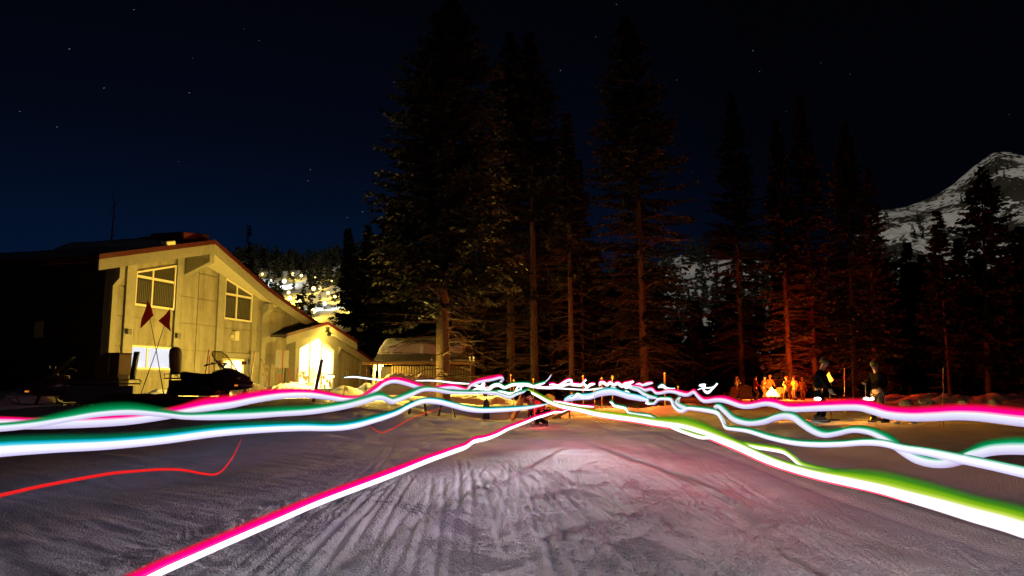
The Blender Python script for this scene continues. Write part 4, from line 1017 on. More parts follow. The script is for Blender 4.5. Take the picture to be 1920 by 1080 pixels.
# rescue sled between the machines
p = on(272, 22.6); o = thing('rescue_sled', 'red rescue toboggan with tube handles between the two snowmobiles', 'sled', p, -.10)
mb = MB(); mb.loft([[Vector((x, y * w, z)) for y, z in ((-1, .40), (-.8, .25), (.8, .25), (1, .40), (.9, .42), (.75, .29), (-.75, .29), (-.9, .42))] for x, w in ((-1.0, .25), (-.7, .32), (.7, .32), (.95, .22))]); mb.build('shell', 'red_metal', o)
mb = MB()
for s in (-1, 1): mb.tube([(.85, s * .25, .40), (1.5, s * .22, .55), (1.9, s * .20, .60)], .02, 8)
mb.tube([(1.9, -.2, .60), (1.9, .2, .60)], .02, 8); mb.build('handle', 'dark_metal', o)
mb = MB()
for x in (-.6, 0, .6): mb.box((x, 0, .43), (.05, .6, .02))
for s in (-1, 1): mb.box((0, s * .25, .13), (1.6, .04, .25))
mb.build('strap', 'black_cloth', o)
p = on(190, 21.5); o = thing('plank', 'loose pale plank lying on the snow below the left snowmobile', 'plank', p + Vector((0, 0, .03)), .12); mb = MB()
mb.box((0, 0, .02), (1.5, .2, .05)); pl_ = mb.build('board', 'grey_wood', o)

# ------------------------------------------------------------------ poles, tools and boards stuck in the snow by the lodge
def stick(name, label, cat, bp, tp, Y, r, mt, extras=None, group='poles and tools standing by the lodge'):
    p0 = P(bp[0], bp[1], Y); g = hz(p0.x, Y); p1 = P(tp[0], tp[1], Y)
    d = p1 - p0; p0 = p0 - d * max(0, (p0.z - g + .15) / max(d.z, .1)) if p0.z > g - .15 else p0
    d = p1 - p0; o = thing(name, label, cat, p0, 0, group)
    mb = MB(); mb.tube([(0, 0, 0), d * .5, d], r, 7); mb.build('shaft', mt, o)
    if extras: extras(o, d)
    return o
def blade(o, d):
    mb = MB(); c = d * .04; mb.box(c + Vector((0, -.02, .18)), (.24, .03, .36)); mb.build('blade', 'steel', o)
def basket(o, d):
    mb = MB(); u = d.normalized(); mb.lathe([(.015, -.01), (.06, 0), (.055, .012), (.015, .015)], 10, u * (d.length * .16)); mb.build('basket', 'black_plastic', o)
    mb = MB(); mb.tube([d - u * .13, d + u * .01], .020, 8); mb.build('grip', 'black_plastic', o)
def ring_ends(o, d):
    u = d.normalized()
    for f, r in ((.55, .07), (.85, .05)):
        mb = MB(); c = u * d.length * f; mb.tube([c + Vector((r * math.cos(a), 0, r * math.sin(a))) for a in np.linspace(0, 2 * math.pi, 13)], .012, 6, False); mb.build('ring', 'bamboo', o)
    mb = MB(); c = u * d.length * .32; mb.prism([c + Vector((0, 0, .13)), c + Vector((-.11, 0, -.08)), c + Vector((.06, 0, -.08))], (0, .01, 0)); mb.build('tag', 'teal', o)
YL = 33.0
stick('shovel', 'long red-handled shovel left of the snowmobile handlebar', 'shovel', (383, 718), (392, 655), 31, .022, 'red_pole', blade)
stick('shovel', 'short red-handled shovel just right of the long one by the handlebar', 'shovel', (391, 718), (393, 667), 31, .020, 'red_pole', blade)
stick('probe_pole', 'brown pole leaning in front of the small grey notice board', 'pole', (468, 727), (478, 660), 33, .026, 'wood')
stick('ski_pole', 'ski pole leaning left, crossing another by the corner pilaster', 'ski pole', (506, 725), (490, 673), 40, .014, 'red_pole', basket)
stick('ski_pole', 'ski pole leaning right, crossing another by the corner pilaster', 'ski pole', (496, 727), (509, 681), 40, .014, 'dark_metal', basket)
stick('ski_pole', 'thin pale ski pole upright left of the crossed pair', 'ski pole', (492, 727), (493, 700), 40, .012, 'steel', basket)
stick('snow_pole', 'left leaning red pole beneath the grey sign board', 'pole', (527, 728), (520, 688), 41, .022, 'red_pole')
stick('snow_pole', 'black notched pole beneath the right side of the sign board', 'pole', (531, 728), (535, 690), 41, .024, 'black_plastic', basket)
stick('snow_pole', 'short red pole right of the sign board', 'pole', (547, 722), (541, 690), 42, .022, 'red_pole')
stick('snow_pole', 'short red pole leaning on the left porch jamb', 'pole', (553, 722), (559, 689), 42, .022, 'red_pole')
stick('snow_pole', 'bamboo pole with dark wrappings in front of the right porch wall', 'pole', (645, 736), (652, 690), 39, .020, 'bamboo', basket)
stick('bamboo_pole', 'bamboo pole with rings and teal tag between porch and shed', 'pole', (686, 737), (687, 684), 40, .018, 'bamboo', ring_ends)
o = stick('plank_post', 'thick dark leaning post standing before the bright entrance', 'post', (584, 772), (604, 674), 27, .01, 'grey_wood')
for c_ in o.children: c_.name = 'core'
mb = MB(); d = P(604, 674, 27) - o.location; mb.bar((0, -.03, 0), d + Vector((0, -.03, 0)), .11, .05, (0, 1, 0)); mb.build('plank', 'grey_wood', o)
# sign board on its post, with the small teal sign
Yb = 41.5; p0 = on(529, Yb); o = thing('sign_board', 'blank grey board on a thin post before the lodge corner', 'sign', p0)
c = P(529, 673.5, Yb) - p0; w = 24.5 / F * Yb; h = 33 / F * Yb
mb = MB(); mb.box(c, (w, .04, h)); mb.build('panel', 'sign_grey', o, bevel=.006)
mb = MB(); mb.tube([(0, -.04, -.1), (0, -.04, c.z + h / 2 + .02)], .025, 8); mb.build('post', 'red_pole', o)
mb = MB(); q = P(522.5, 696.5, Yb - .1) - p0; mb.box(q, (.21, .03, .15)); mb.build('small_sign', 'teal', o)
# bucket, planter
Yb = 37; p0 = on(580.5, Yb); zb_ = P(0, 733, Yb).z - p0.z; zt2 = P(0, 719, Yb).z - p0.z; o = thing('bucket', 'round grey bucket before the left side of the bright entrance', 'bucket', p0 + Vector((0, 0, 0)))
r = 7.2 / F * Yb; mb = MB(); mb.lathe([(r * .8, min(zb_, .02)), (r * .82, zb_), (r, zt2), (r * .92, zt2), (r * .78, zb_ + .05)], 16); mb.build('body', 'sign_grey', o, True)
mb = MB(); mb.lathe([(r * 1.04, zt2 - .04), (r * 1.06, zt2 - .02), (r * 1.06, zt2 + .01), (r * .94, zt2 + .012)], 16); mb.build('rim', 'brown_cloth', o)
# shovel head standing in the snow near the middle
Yb = 29; p0 = on(912, Yb); o = thing('snow_shovel', 'dark round-topped snow shovel stuck upright in the snow left of the red tarp', 'shovel', p0); zt3 = P(0, 748, Yb).z - p0.z
w = 6.3 / F * Yb; mb = MB(); mb.prism([(-w, 0, -.1), (w, 0, -.1), (w, 0, zt3 * .6), (w * .7, 0, zt3 * .9), (0, 0, zt3), (-w * .7, 0, zt3 * .9), (-w, 0, zt3 * .6)], (0, .04, 0)); mb.build('blade', 'dark_metal', o)
mb = MB(); mb.tube([(0, .02, zt3 - .1), (.03, .02, zt3 + .32)], .016, 6); mb.bar((-.03, .02, zt3 + .33), (.09, .02, zt3 + .33), .03); mb.build('handle', 'grey_wood', o)
# red tarp
Yb = 28; p0 = on(985, Yb); o = thing('tarp', 'red tarp draped over a low mound behind the skier in the middle', 'tarp', p0)
n = 22; a = np.linspace(-1, 1, n); A, B = np.meshgrid(a, a); hT = P(0, 742, Yb).z - p0.z
zz = hT * np.clip(1.2 - np.abs(A) ** 1.5 - .5 * B ** 2, 0, 1) * (.8 + .5 * fbm(A * 2 + 3, B * 2 + 3, 3, 8)) + .03 + .05 * np.sin(A * 9 + B * 4)
id_ = np.arange(n * n).reshape(n, n); q = np.stack([id_[:-1, :-1], id_[:-1, 1:], id_[1:, 1:], id_[1:, :-1]], -1).reshape(-1, 4)
t_ = npmesh('sheet', np.stack([A * 26 / F * Yb, B * .5, zz.clip(.02)], -1).reshape(-1, 3), q, 'red_cloth', o); so = t_.modifiers.new('thickness', 'SOLIDIFY'); so.thickness = .01

# ------------------------------------------------------------------ furniture
def adirondack(label, px, py, Y, rz, s=1.0, mt='chair_wood', group='wooden garden chairs near the fire'):
    p = on(px, Y); t = thing('garden_chair', label, 'chair', p, rz, group); t.scale = (s, s, s)
    for i in range(6):
        x = -.26 + i * .104; h = .62 + .10 * (1 - abs(i - 2.5) / 2.5)
        mb = MB(); mb.bar((x, .22, .30), (x * 1.15, .22 + .30, .34 + h), .092, .022); mb.build('back_slat', mt, t)
    for i in range(5):
        y = -.30 + i * .115; mb = MB(); mb.box((0, y, .38 - .035 * i), (.54, .105, .022), Matrix.Rotation(-.28, 3, 'X')); mb.build('seat_slat', mt, t)
    for sd in (-1, 1):
        mb = MB(); mb.box((sd * .36, -.05, .57), (.12, .72, .025)); mb.build('arm', mt, t)
        mb = MB(); mb.bar((sd * .31, -.33, 0), (sd * .31, -.33, .56), .10, .03); mb.build('leg', mt, t)
        mb = MB(); mb.bar((sd * .29, -.36, .36), (sd * .29, .55, .03), .03, .12); mb.build('leg', mt, t)
        mb = MB(); mb.bar((sd * .33, .30, .56), (sd * .30, .36, .36), .03, .06); mb.build('back_frame', mt, t)
    mb = MB(); mb.box((0, .34, .52), (.62, .03, .06)); mb.build('back_frame', mt, t)
    return t
adirondack('wooden garden chair lit orange just right of the red tarp, in mid picture', 1047, 752, 30, 2.2, .95)
adirondack('leftmost wooden garden chair facing the fire, seen from behind', 1370, 752, 52, math.pi + .35, 1.0)
adirondack('larger wooden garden chair seen from behind, left of the person in red by the fire', 1398, 754, 48, math.pi - .30, 1.08)
adirondack('wooden garden chair on the far right side of the fire', 1456, 752, 56.5, -.9, .9)
# dark bench in the trail and trestle beside it
Yb = 25.5; p0 = on(784, Yb); o = thing('bench', 'small dark bench on the snow in front of the broad spruce', 'bench', p0); zt4 = max(.42, P(0, 752, Yb).z - p0.z)
for i in range(3):
    mb = MB(); mb.box((0, -.13 + .13 * i, zt4), (.52, .115, .035)); mb.build('seat_slat', 'dark_metal', o)
for sx in (-1, 1):
    for sy in (-1, 1): mb = MB(); mb.bar((sx * .30, sy * .17, -.02), (sx * .22, sy * .12, zt4 - .02), .04); mb.build('leg', 'dark_metal', o)
Yb = 27; p0 = on(838, Yb); o = thing('trestle', 'low dark trestle in the snow under the broad spruce', 'trestle', p0)
mb = MB(); mb.box((0, 0, .42), (.5, .10, .07)); mb.build('beam', 'dark_metal', o)
for sx in (-1, 1):
    for sy in (-1, 1): mb = MB(); mb.bar((sx * .22 + sx * .08, sy * .22, -.02), (sx * .2, sy * .03, .40), .035); mb.build('leg', 'dark_metal', o)

# ------------------------------------------------------------------ fire pit, torch, lanterns
def flame_shape(mb, c, r, h, seed=0):
    pr = [(.25, 0), (.85, .12), (1, .25), (.82, .45), (.5, .68), (.22, .88), (.02, 1)]; rings = []
    for i, (k, z) in enumerate(pr):
        dx = .18 * r * math.sin(3 * z * 2 + seed); rings.append([Vector(c) + Vector((r * k * math.cos(a) * (1 + .15 * math.sin(3 * a + seed + z * 4)) + dx, r * k * math.sin(a) + .1 * r * math.cos(4 * z + seed), h * z)) for a in np.linspace(0, 2 * math.pi, 11)[:-1]])
    mb.loft(rings)
YF = 55; p = on(1447, YF); fire = thing('fire_pit', 'round stone fire pit with a blazing fire in front of the gathered people', 'fire pit', p)
for i in range(12):
    a_ = 2 * math.pi * i / 12; mb = MB(); mb.box((.62 * math.cos(a_), .62 * math.sin(a_), .12), (.20, .31, .26), Matrix.Rotation(a_, 3, 'Z')); mb.build('stone', 'rock', fire, bevel=.03)
for i in range(5):
    a_ = 1.3 * i; mb = MB(); mb.tube([(.4 * math.cos(a_), .4 * math.sin(a_), .12), (-.1 * math.cos(a_), -.1 * math.sin(a_), .48)], .06, 8); mb.build('log', 'ash', fire)
for i, (dx, dy, r, h) in enumerate(((0, 0, .34, .72), (.22, -.05, .22, .52), (-.22, .06, .2, .48))):
    mb = MB(); flame_shape(mb, (dx, dy, .22), r, h, i); mb.build('flame', 'flame', fire, True)
lamp(fire, (0, -.1, .95), 1700, (1, .27, .02), .28, 'fire_light')
lamp(fire, (2.2, -.3, 3.0), 2300, (1, .035, .008), .25, 'fire_light')  # second red light added above and beside the fire, reddens the trees
YT = 25.2; p0 = on(1555, YT); torch = thing('garden_torch', 'burning torch on a bamboo pole between the skiers at right', 'torch', p0); zt5 = P(0, 717, YT).z - p0.z
mb = MB(); mb.tube([(0, 0, -.2), (0, 0, zt5 - .25)], .017, 8); mb.build('pole', 'bamboo', torch)
mb = MB(); mb.lathe([(.02, zt5 - .30), (.05, zt5 - .20), (.085, zt5), (.07, zt5 + .01)], 10); mb.build('basket', 'bamboo', torch, True)
mb = MB(); flame_shape(mb, (0, 0, zt5 + .01), .11, .34, 1); mb.build('flame', 'torch_flame', torch, True)
lamp(torch, (0, -.05, zt5 + .20), 2100, (1, .29, .012), .06, 'torch_light')
for i, (px, py, Y, r, lab) in enumerate(((957.5, 703, 36, .065, 'small flame torch high beside the trunk right of the broad spruce'), (963, 713, 34, .075, 'small round orange lantern left of centre, above the white scribbles'), (1000, 711, 34, .07, 'orange lantern on a pole just left of the slim red trunk'), (1093, 705, 36, .08, 'orange flame torch right of the slim red trunk'), (1128, 709, 36, .085, 'left one of two flame torches below the leaning spruce'), (1148, 706, 36, .095, 'right one of two flame torches below the leaning spruce'), (1115, 733, 32, .15, 'large orange flame lantern among the light scribbles in the middle'), (1271, 725, 40, .07, 'small orange lantern above the red light trail, left of the fire'), (1012, 757, 29, .10, 'orange glowing lantern low behind the skier in the middle'), (1072, 738, 32, .07, 'tiny flame beside the lit garden chair in the middle'), (1246, 700, 38, .085, 'pale-poled torch with a bright top, left of the fire'))):
    p1 = P(px, py, Y); g_ = hz(p1.x, Y); o = thing('flame_torch', lab, 'torch', (p1.x, Y, g_), 0, 'small flames among the trees'); z = max(.1, p1.z - g_)
    mb = MB(); mb.tube([(0, 0, -.1), (0, 0, z - r * .8)], .018 if i != 10 else .05, 6); mb.build('pole', 'bamboo', o)
    mb = MB(); r *= .62; flame_shape(mb, (0, 0, z - r), r, r * 2.1, i); mb.build('flame', 'small_flame', o, True)
    lamp(o, (0, -.15, z + .1), {6: 150, 3: 150, 4: 330, 5: 330}.get(i, 20), (1, .10, .018) if i in (3, 4, 5) else (1, .24, .03), .08, 'torch_light')

# ------------------------------------------------------------------ people
DG = lambda: bpy.context.evaluated_depsgraph_get()
def skin(name, pts, edges, material, parent, sub=1, root=0):
    """one continuous surface grown round a skeleton; pts: (vector, radius)"""
    me = bpy.data.meshes.new(name); me.from_pydata([tuple(p) for p, r in pts], edges, [])
    o = bpy.data.objects.new(name, me); C.objects.link(o)
    o.modifiers.new('skin', 'SKIN'); sd = o.modifiers.new('sub', 'SUBSURF'); sd.levels = sub; sd.render_levels = sub
    if not me.skin_vertices: me.attributes.new('x', 'FLOAT', 'POINT')
    bm = bmesh.new(); bm.from_mesh(me); ly = bm.verts.layers.skin.verify(); bm.verts.ensure_lookup_table()
    for i, (p, r) in enumerate(pts):
        rr = r if hasattr(r, '__len__') else (r, r); bm.verts[i][ly].radius = rr; bm.verts[i][ly].use_root = (i == root)
    bm.to_mesh(me); bm.free()
    m2 = bpy.data.meshes.new_from_object(o.evaluated_get(DG())); m2.name = name
    o.modifiers.clear(); o.data = m2; bpy.data.meshes.remove(me)
    m2.materials.clear(); m2.materials.append(M[material]); m2.shade_smooth(); o.parent = parent
    return o
V3 = Vector
def person(label, loc_, rz, jacket, trousers, hat='wool', hat_kind='hat', pose=None, scale=1.0, group='people outdoors', skincol='skin', lean=0.0):
    """faces local -Y. pose keys: hand_l, hand_r (targets), foot_l, foot_r, pelvis, tilt, head"""
    ps = dict(pelvis=V3((0, 0, .93)), foot_l=V3((-.12, 0, .08)), foot_r=V3((.12, 0, .08)), hand_l=V3((-.30, -.05, .80)), hand_r=V3((.30, -.05, .80)), tilt=0.0, nod=.0)
    ps.update(pose or {}); t = thing('person', label, 'person', loc_, rz, group); t.scale = (scale,) * 3
    pv = V3(ps['pelvis']); R = Matrix.Rotation(ps['tilt'], 3, 'X')
    up = lambda x, y, z: pv + R @ V3((x, y, z))
    chest = up(0, 0, .32); neck = up(0, 0, .52); headb = neck + Matrix.Rotation(ps['tilt'] * .5 + ps['nod'], 3, 'X') @ V3((0, -.02, .09)); Rh = Matrix.Rotation(ps['tilt'] * .5 + ps['nod'], 3, 'X')
    headc = neck + Rh @ V3((0, -.03, .20)); headt = neck + Rh @ V3((0, -.02, .29))
    def mid(a, b, la, lb, bend):
        a, b = V3(a), V3(b); d = b - a; L = min(d.length, (la + lb) * .999); d = d.normalized() * L; h = math.sqrt(max(0, la * la - (L * la / (la + lb)) ** 2))
        bv = V3(bend); bv = (bv - d.normalized() * bv.dot(d.normalized())).normalized(); return a + d * la / (la + lb) + bv * h, a + d
    pts = [(pv, .13), (chest, (.17, .12)), (neck, .062), (headb, .068), (headc, (.092, .105)), (headt, .07)]; ed = [(0, 1), (1, 2), (2, 3), (3, 4), (4, 5)]
    nose = headc + Rh @ V3((0, -.108, -.01)); pts.append((nose, .016)); ed.append((4, 6))
    J = {}
    for s, k in ((-1, 'l'), (1, 'r')):
        sh = up(s * .185, 0, .46); el, ha = mid(sh, ps['hand_' + k], .29, .27, (s * .4, .6, -.5)); J['a' + k] = (sh, el, ha)
        i = len(pts); dr = (ha - el).normalized(); pts += [(sh, .068), (el, .046), (ha, (.034, .028)), (ha + dr * .07, (.042, .022))]; ed += [(1, i), (i, i + 1), (i + 1, i + 2), (i + 2, i + 3)]
        side = dr.cross(V3((0, 0, 1))); side = side.normalized() if side.length > .1 else V3((1, 0, 0)); palm = ha + dr * .07; cu = dr.cross(side)
        for q in range(4):
            j = len(pts); b0 = palm + side * (-.030 + .020 * q) + dr * .03; ln = (.062, .075, .072, .055)[q]
            pts += [(b0, .010), (b0 + dr * ln * .6 - cu * .018, .009), (b0 + dr * ln * .8 - cu * .05, .008)]; ed += [(i + 3, j), (j, j + 1), (j + 1, j + 2)]
        j = len(pts); pts += [(ha + dr * .05 - side * .045, .011), (ha + dr * .085 - side * .062 - cu * .015, .010)]; ed += [(i + 3, j), (j, j + 1)]
    for s, k in ((-1, 'l'), (1, 'r')):
        hp = pv + V3((s * .09, 0, -.06)); kn, an = mid(hp, ps['foot_' + k], .43, .43, (s * .1, -1, 0)); J['l' + k] = (hp, kn, an)
        i = len(pts); pts += [(hp, .095), (kn, .062), (an, .046), (an + V3((0, -.15, -.035)), (.042, .03))]; ed += [(0, i), (i, i + 1), (i + 1, i + 2), (i + 2, i + 3)]
    skin('body', pts, ed, skincol, t, 1)
    # jacket
    pj = [(pv + V3((0, 0, -.05)), (.185, .145)), (pv + R @ V3((0, 0, .12)), (.18, .14)), (chest, (.205, .15)), (up(0, 0, .47), (.12, .10)), (neck + V3((0, 0, .02)), .078)]; ej = [(0, 1), (1, 2), (2, 3), (3, 4)]
    for k in 'lr':
        sh, el, ha = J['a' + k]; i = len(pj); pj += [(sh, .088), (el, .070), (ha - (ha - el).normalized() * .02, .054)]; ej += [(2, i), (i, i + 1), (i + 1, i + 2)]
    skin('jacket', pj, ej, jacket, t, 1)
    pt = [(pv + V3((0, 0, -.02)), (.165, .135))]; et = []
    for k in 'lr':
        hp, kn, an = J['l' + k]; i = len(pt); pt += [(hp + V3((0, 0, -.05)), .115), (kn, .088), (an + V3((0, 0, .04)), .078)]; et += [(0, i), (i, i + 1), (i + 1, i + 2)]
    skin('trousers', pt, et, trousers, t, 1)
    for k in 'lr':
        an = J['l' + k][2]; mb = MB(); f = 0 if True else 0
        mb.loft([[an + V3((x, y, z)) for x, z in ((-w, -.08), (w, -.08), (w * .8, h), (-w * .8, h))] for y, w, h in ((.09, .045, .10), (-.03, .055, .13), (-.12, .055, .0), (-.20, .04, -.03))]); mb.build('boot', 'black_plastic', t, bevel=.012)
    mb = MB(); rr = []
    for z, r in ((-.02, .112), (.03, .122), (.07, .118), (.11, .09), (.135, .04)): rr.append([headc + Rh @ V3((r * math.cos(a), .012 + r * 1.06 * math.sin(a), z + .03)) for a in np.linspace(0, 2 * math.pi, 13)[:-1]])
    mb.loft(rr); mb.build(hat_kind, hat, t, True)
    for s in (-1, 1):
        mb = MB(); mb.ico(headc + Rh @ V3((s * .036, -.096, .012)), .012, 1); mb.build('eye', 'eye', t)
        mb = MB(); mb.ico(headc + Rh @ V3((s * .098, .01, -.01)), .028, 1, 0, (.4, .8, 1)); mb.build('ear', skincol, t)
    mb = MB(); mb.box(headc + Rh @ V3((0, -.097, -.055)), (.045, .012, .010), Rh); mb.build('mouth', 'red_cloth', t)
    return t, J
def skis(label, c, rz, length=1.75, mt='ski_paint', gap=.22, tip=1):
    for s in (-1, 1):
        o = thing('ski', label[0 if s < 0 else 1], 'ski', c + Vector((math.cos(rz + math.pi / 2) * s * gap / 2, math.sin(rz + math.pi / 2) * s * gap / 2, 0)), rz, 'skis on the snow')
        L = length / 2; pr = [(-L, .03, .0), (-L + .1, .05, -.005), (0, .036, 0), (L - .28, .052, 0), (L - .1, .05, .035), (L, .015, .10)]
        mb = MB(); mb.loft([[Vector((x, -w, z)), Vector((x, w, z)), Vector((x, w, z + .014)), Vector((x, -w, z + .014))] for x, w, z in pr]); mb.build('deck', mt, o)
        mb = MB(); mb.box((-.05, 0, .03), (.34, .07, .035)); mb.build('binding', 'black_plastic', o)
def pole_obj(label, a, b, mt='dark_metal', group='ski poles held by people'):
    o = thing('ski_pole', label, 'ski pole', a, 0, group); d = Vector(b) - Vector(a); u = d.normalized(); mb = MB(); mb.tube([(0, 0, 0), d], [.007, .011], 6); mb.build('shaft', mt, o)
    mb = MB(); mb.tube([d - u * .12, d + u * .02], .018, 8); mb.build('grip', 'black_plastic', o); mb = MB(); mb.lathe([(.012, 0), (.055, .006), (.05, .018), (.012, .02)], 10, u * .08); mb.build('basket', 'black_plastic', o)
Yp = 24.2
p = on(1645, Yp); sc = (795 - 684) / F * Yp / 1.76
t, J = person('person in black jacket, beige trousers and tan fur hat, right of the torch', p, -1.15, 'black_cloth', 'beige_cloth', 'wool', 'hat', dict(hand_l=V3((-.16, -.32, 1.12)), hand_r=V3((.24, -.22, 1.00)), foot_l=V3((-.15, -.08, .08)), foot_r=V3((.15, .10, .08)), nod=.25), sc)
skis(('front ski under the fur-hatted person', 'rear ski under the fur-hatted person'), p + Vector((-.1, 0, .05)), math.pi + .03, 1.8)
Rz = Matrix.Rotation(-1.15, 3, 'Z'); hd = p + Rz @ (J['ar'][2] * sc)
pole_obj('ski pole slanting down right from the fur-hatted person', on(1670, Yp - .3) + Vector((0, 0, .12)), hd + Vector((.0, -.06, .06)), 'steel')
hd = p + Rz @ (J['al'][2] * sc)
pole_obj('ski pole held upright before the fur-hatted person', hd + Vector((-.05, -.05, -.95)), hd + Vector((0, -.04, .08)), 'steel')
p = on(1533, Yp + .1); t, J = person('person in dark clothes and brown hat left of the torch, looking down', p, .9, 'black_cloth', 'black_cloth', 'wool', 'hat', dict(tilt=.22, nod=.2, hand_l=V3((-.08, -.36, .84)), hand_r=V3((.12, -.34, .86)), foot_l=V3((-.13, -.12, .08)), foot_r=V3((.13, .10, .08))), sc * 1.05)
Rz = Matrix.Rotation(.9, 3, 'Z'); hd = p + Rz @ (V3((.02, -.45, .83)) * sc * 1.05)
o = thing('hand_lamp', 'bright white hand lamp held by the dark-clothed person left of the torch', 'lamp', P(1533, 748, Yp - .45)); mb = MB(); mb.ico((0, 0, 0), .085, 2, 0, (1.3, .8, .62)); mb.build('bulb', 'lamp_led', o, True)
mb = MB(); mb.lathe([(.05, -.03), (.07, .0), (.05, .05)], 10, (0, .10, 0)); mb.build('housing', 'black_plastic', o)
lamp(o, (0, -.12, 0), 5, (.85, 1, .95), .06)
o = thing('hand_lamp', 'greenish white hand lamp beside the fur-hatted person\'s knee', 'lamp', P(1631, 748, Yp - .35)); mb = MB()
mb.tube([(-.20, 0, 0), (-.10, 0, .01), (0, 0, -.02), (.10, 0, .02)], [.025, .045, .03, .05], 8); mb.build('bulb', 'lamp_led', o, True)
mb = MB(); mb.tube([(-.2, .05, 0), (.1, .05, .02)], .03, 8); mb.build('housing', 'black_plastic', o)
skis(('front ski left of the torch pole', 'rear ski left of the torch pole'), on(1560, Yp - .1) + Vector((0, 0, .05)), .02, 1.9)
# round the fire
fp = [(1380, 55, .0, 'grey_cloth', 'black_cloth', 'wool', dict(hand_l=V3((-.16, -.16, 1.42)), hand_r=V3((.16, -.16, 1.42))), 'person with both hands raised to the face, behind the leftmost fire chair', 1.0, 0.6),
      (1416, 53.5, 0, 'red_jacket', 'brown_cloth', 'hair', dict(hand_l=V3((-.1, -.34, 1.05)), hand_r=V3((.2, -.30, 1.1))), 'person in a red coat turned right towards the fire', 1.02, 1.5),
      (1431, 57, 0, 'brown_cloth', 'brown_cloth', 'black_cloth', dict(tilt=.25, hand_l=V3((-.15, -.42, .95)), hand_r=V3((.2, -.40, .95))), 'person in dark brown bending over the fire, left of the flames', 1.02, .6),
      (1443, 57.6, 0, 'orange_cloth', 'brown_cloth', 'wool', dict(tilt=.15, hand_l=V3((-.25, -.25, .9)), hand_r=V3((.25, -.3, 1.0))), 'person with a big pale hat standing right behind the flames', 1.04, .0),
      (1475, 54.5, 0, 'yellow_cloth', 'brown_cloth', 'orange_cloth', dict(hand_l=V3((-.12, -.36, 1.12)), hand_r=V3((.22, -.32, 1.15)), foot_l=V3((-.2, -.1, .08)), foot_r=V3((.2, .12, .08))), 'person in a bright jacket with arms bent, right of the fire', 1.0, -.5),
      (1490, 54.8, 0, 'yellow_cloth', 'brown_cloth', 'hair', dict(tilt=.08, hand_l=V3((-.2, -.35, 1.05)), hand_r=V3((.3, -.1, .9))), 'person in a yellow jacket and brown trousers facing left at the fire', 1.0, -1.2),
      (1504, 54.0, 0, 'orange_cloth', 'orange_cloth', 'hair', dict(foot_l=V3((-.07, 0, .08)), foot_r=V3((.10, .04, .08))), 'person in a long orange-lit coat, rightmost at the fire', .97, 2.4)]
for px, Y, z, ja, tr, ha, po, lab, s_, rz in fp:
    p = on(px, Y); hgt = (756 - 713) / F * Y / 1.76; person(lab, p, rz, ja, tr, ha, 'hat' if ha != 'hair' else 'hair', po, hgt * s_)
# skier in the middle, stooping over the bindings
p = on(1012, 24.6); t, J = person('skier in red jacket and dark trousers stooping over the skis, in mid picture', p, -1.2, 'red_jacket', 'black_cloth', 'black_cloth', 'hat', dict(pelvis=V3((0, .16, .60)), tilt=1.05, hand_l=V3((-.18, -.36, .20)), hand_r=V3((.2, -.32, .22)), foot_l=V3((-.13, -.06, .10)), foot_r=V3((.13, .14, .10))), .98)
skis(('front ski beneath the stooping skier', 'rear ski beneath the stooping skier'), p + Vector((.05, -.05, .05)), -.06, 1.85)
for bp_, tp_, lab in (((905, 791), (1000, 797), 'ski pole lying on the snow left of the stooping skier'), ((1003, 796), (1001, 752), 'upright ski pole planted beside the stooping skier')):
    pa = G(*bp_) if bp_[0] == 905 else on(1003, 24.2); pb = G(*tp_) if bp_[0] == 905 else P(tp_[0], tp_[1], 24.2)
    pole_obj(lab, pa + Vector((0, 0, .03)), pb + Vector((0, 0, .03)), 'steel')
# marker poles in the right-hand snow
def marker(label, bp, tp, Y, r=.016):
    p0 = on(bp, Y); p1 = P(tp[0], tp[1], Y); d = p1 - p0; o = thing('marker_pole', label, 'pole', p0, 0, 'marker poles in the snow'); mb = MB(); mb.tube([(0, 0, -.2), d], r, 7); mb.build('shaft', 'bamboo', o)
    for f in (.35, .75): mb = MB(); mb.tube([d * f, d * (f + .16)], r * 1.25, 8); mb.build('band', 'red_pole', o)
    return d, o
d, o = marker('banded bamboo marker pole with a bent twig on top, right of everyone', 1762, (1769, 690), 20.5)
mb = MB(); mb.tube([d, d + Vector((.10, 0, .10)), d + Vector((.20, 0, .12))], [.012, .01, .006], 6); mb.build('twig', 'twig', o)
marker('thin bamboo marker pole between the torch and the red-lit trunk', 1580, (1583, 690), 26, .014)
# loose snow lumps at the right edge of the wood and on the track
for i, (px, py) in enumerate(((1697, 752), (1728, 749), (1737, 752), (1803, 759), (1708, 797), (1860, 765), (1677, 797))):
    Y = 40 if py < 770 else 23.6; p = on(px, Y); o = thing('snow_lump', ('pale snow lump by the dark wood, ' if py < 770 else 'small orange-lit snow lump beside the skis, ') + ['left of the pair', 'middle one', 'right of the pair', 'right of the banded pole foot', 'just right of the fur-hatted person', 'at the far right', 'behind the ski tips'][i], 'snow lump', p, 0, 'loose snow lumps')
    mb = MB(); r = .30 if py < 770 else .08; mb.ico((0, 0, r * .5), r, 2, .16, (1.2, 1, .8)); mb.build('chunk', 'snow', o)
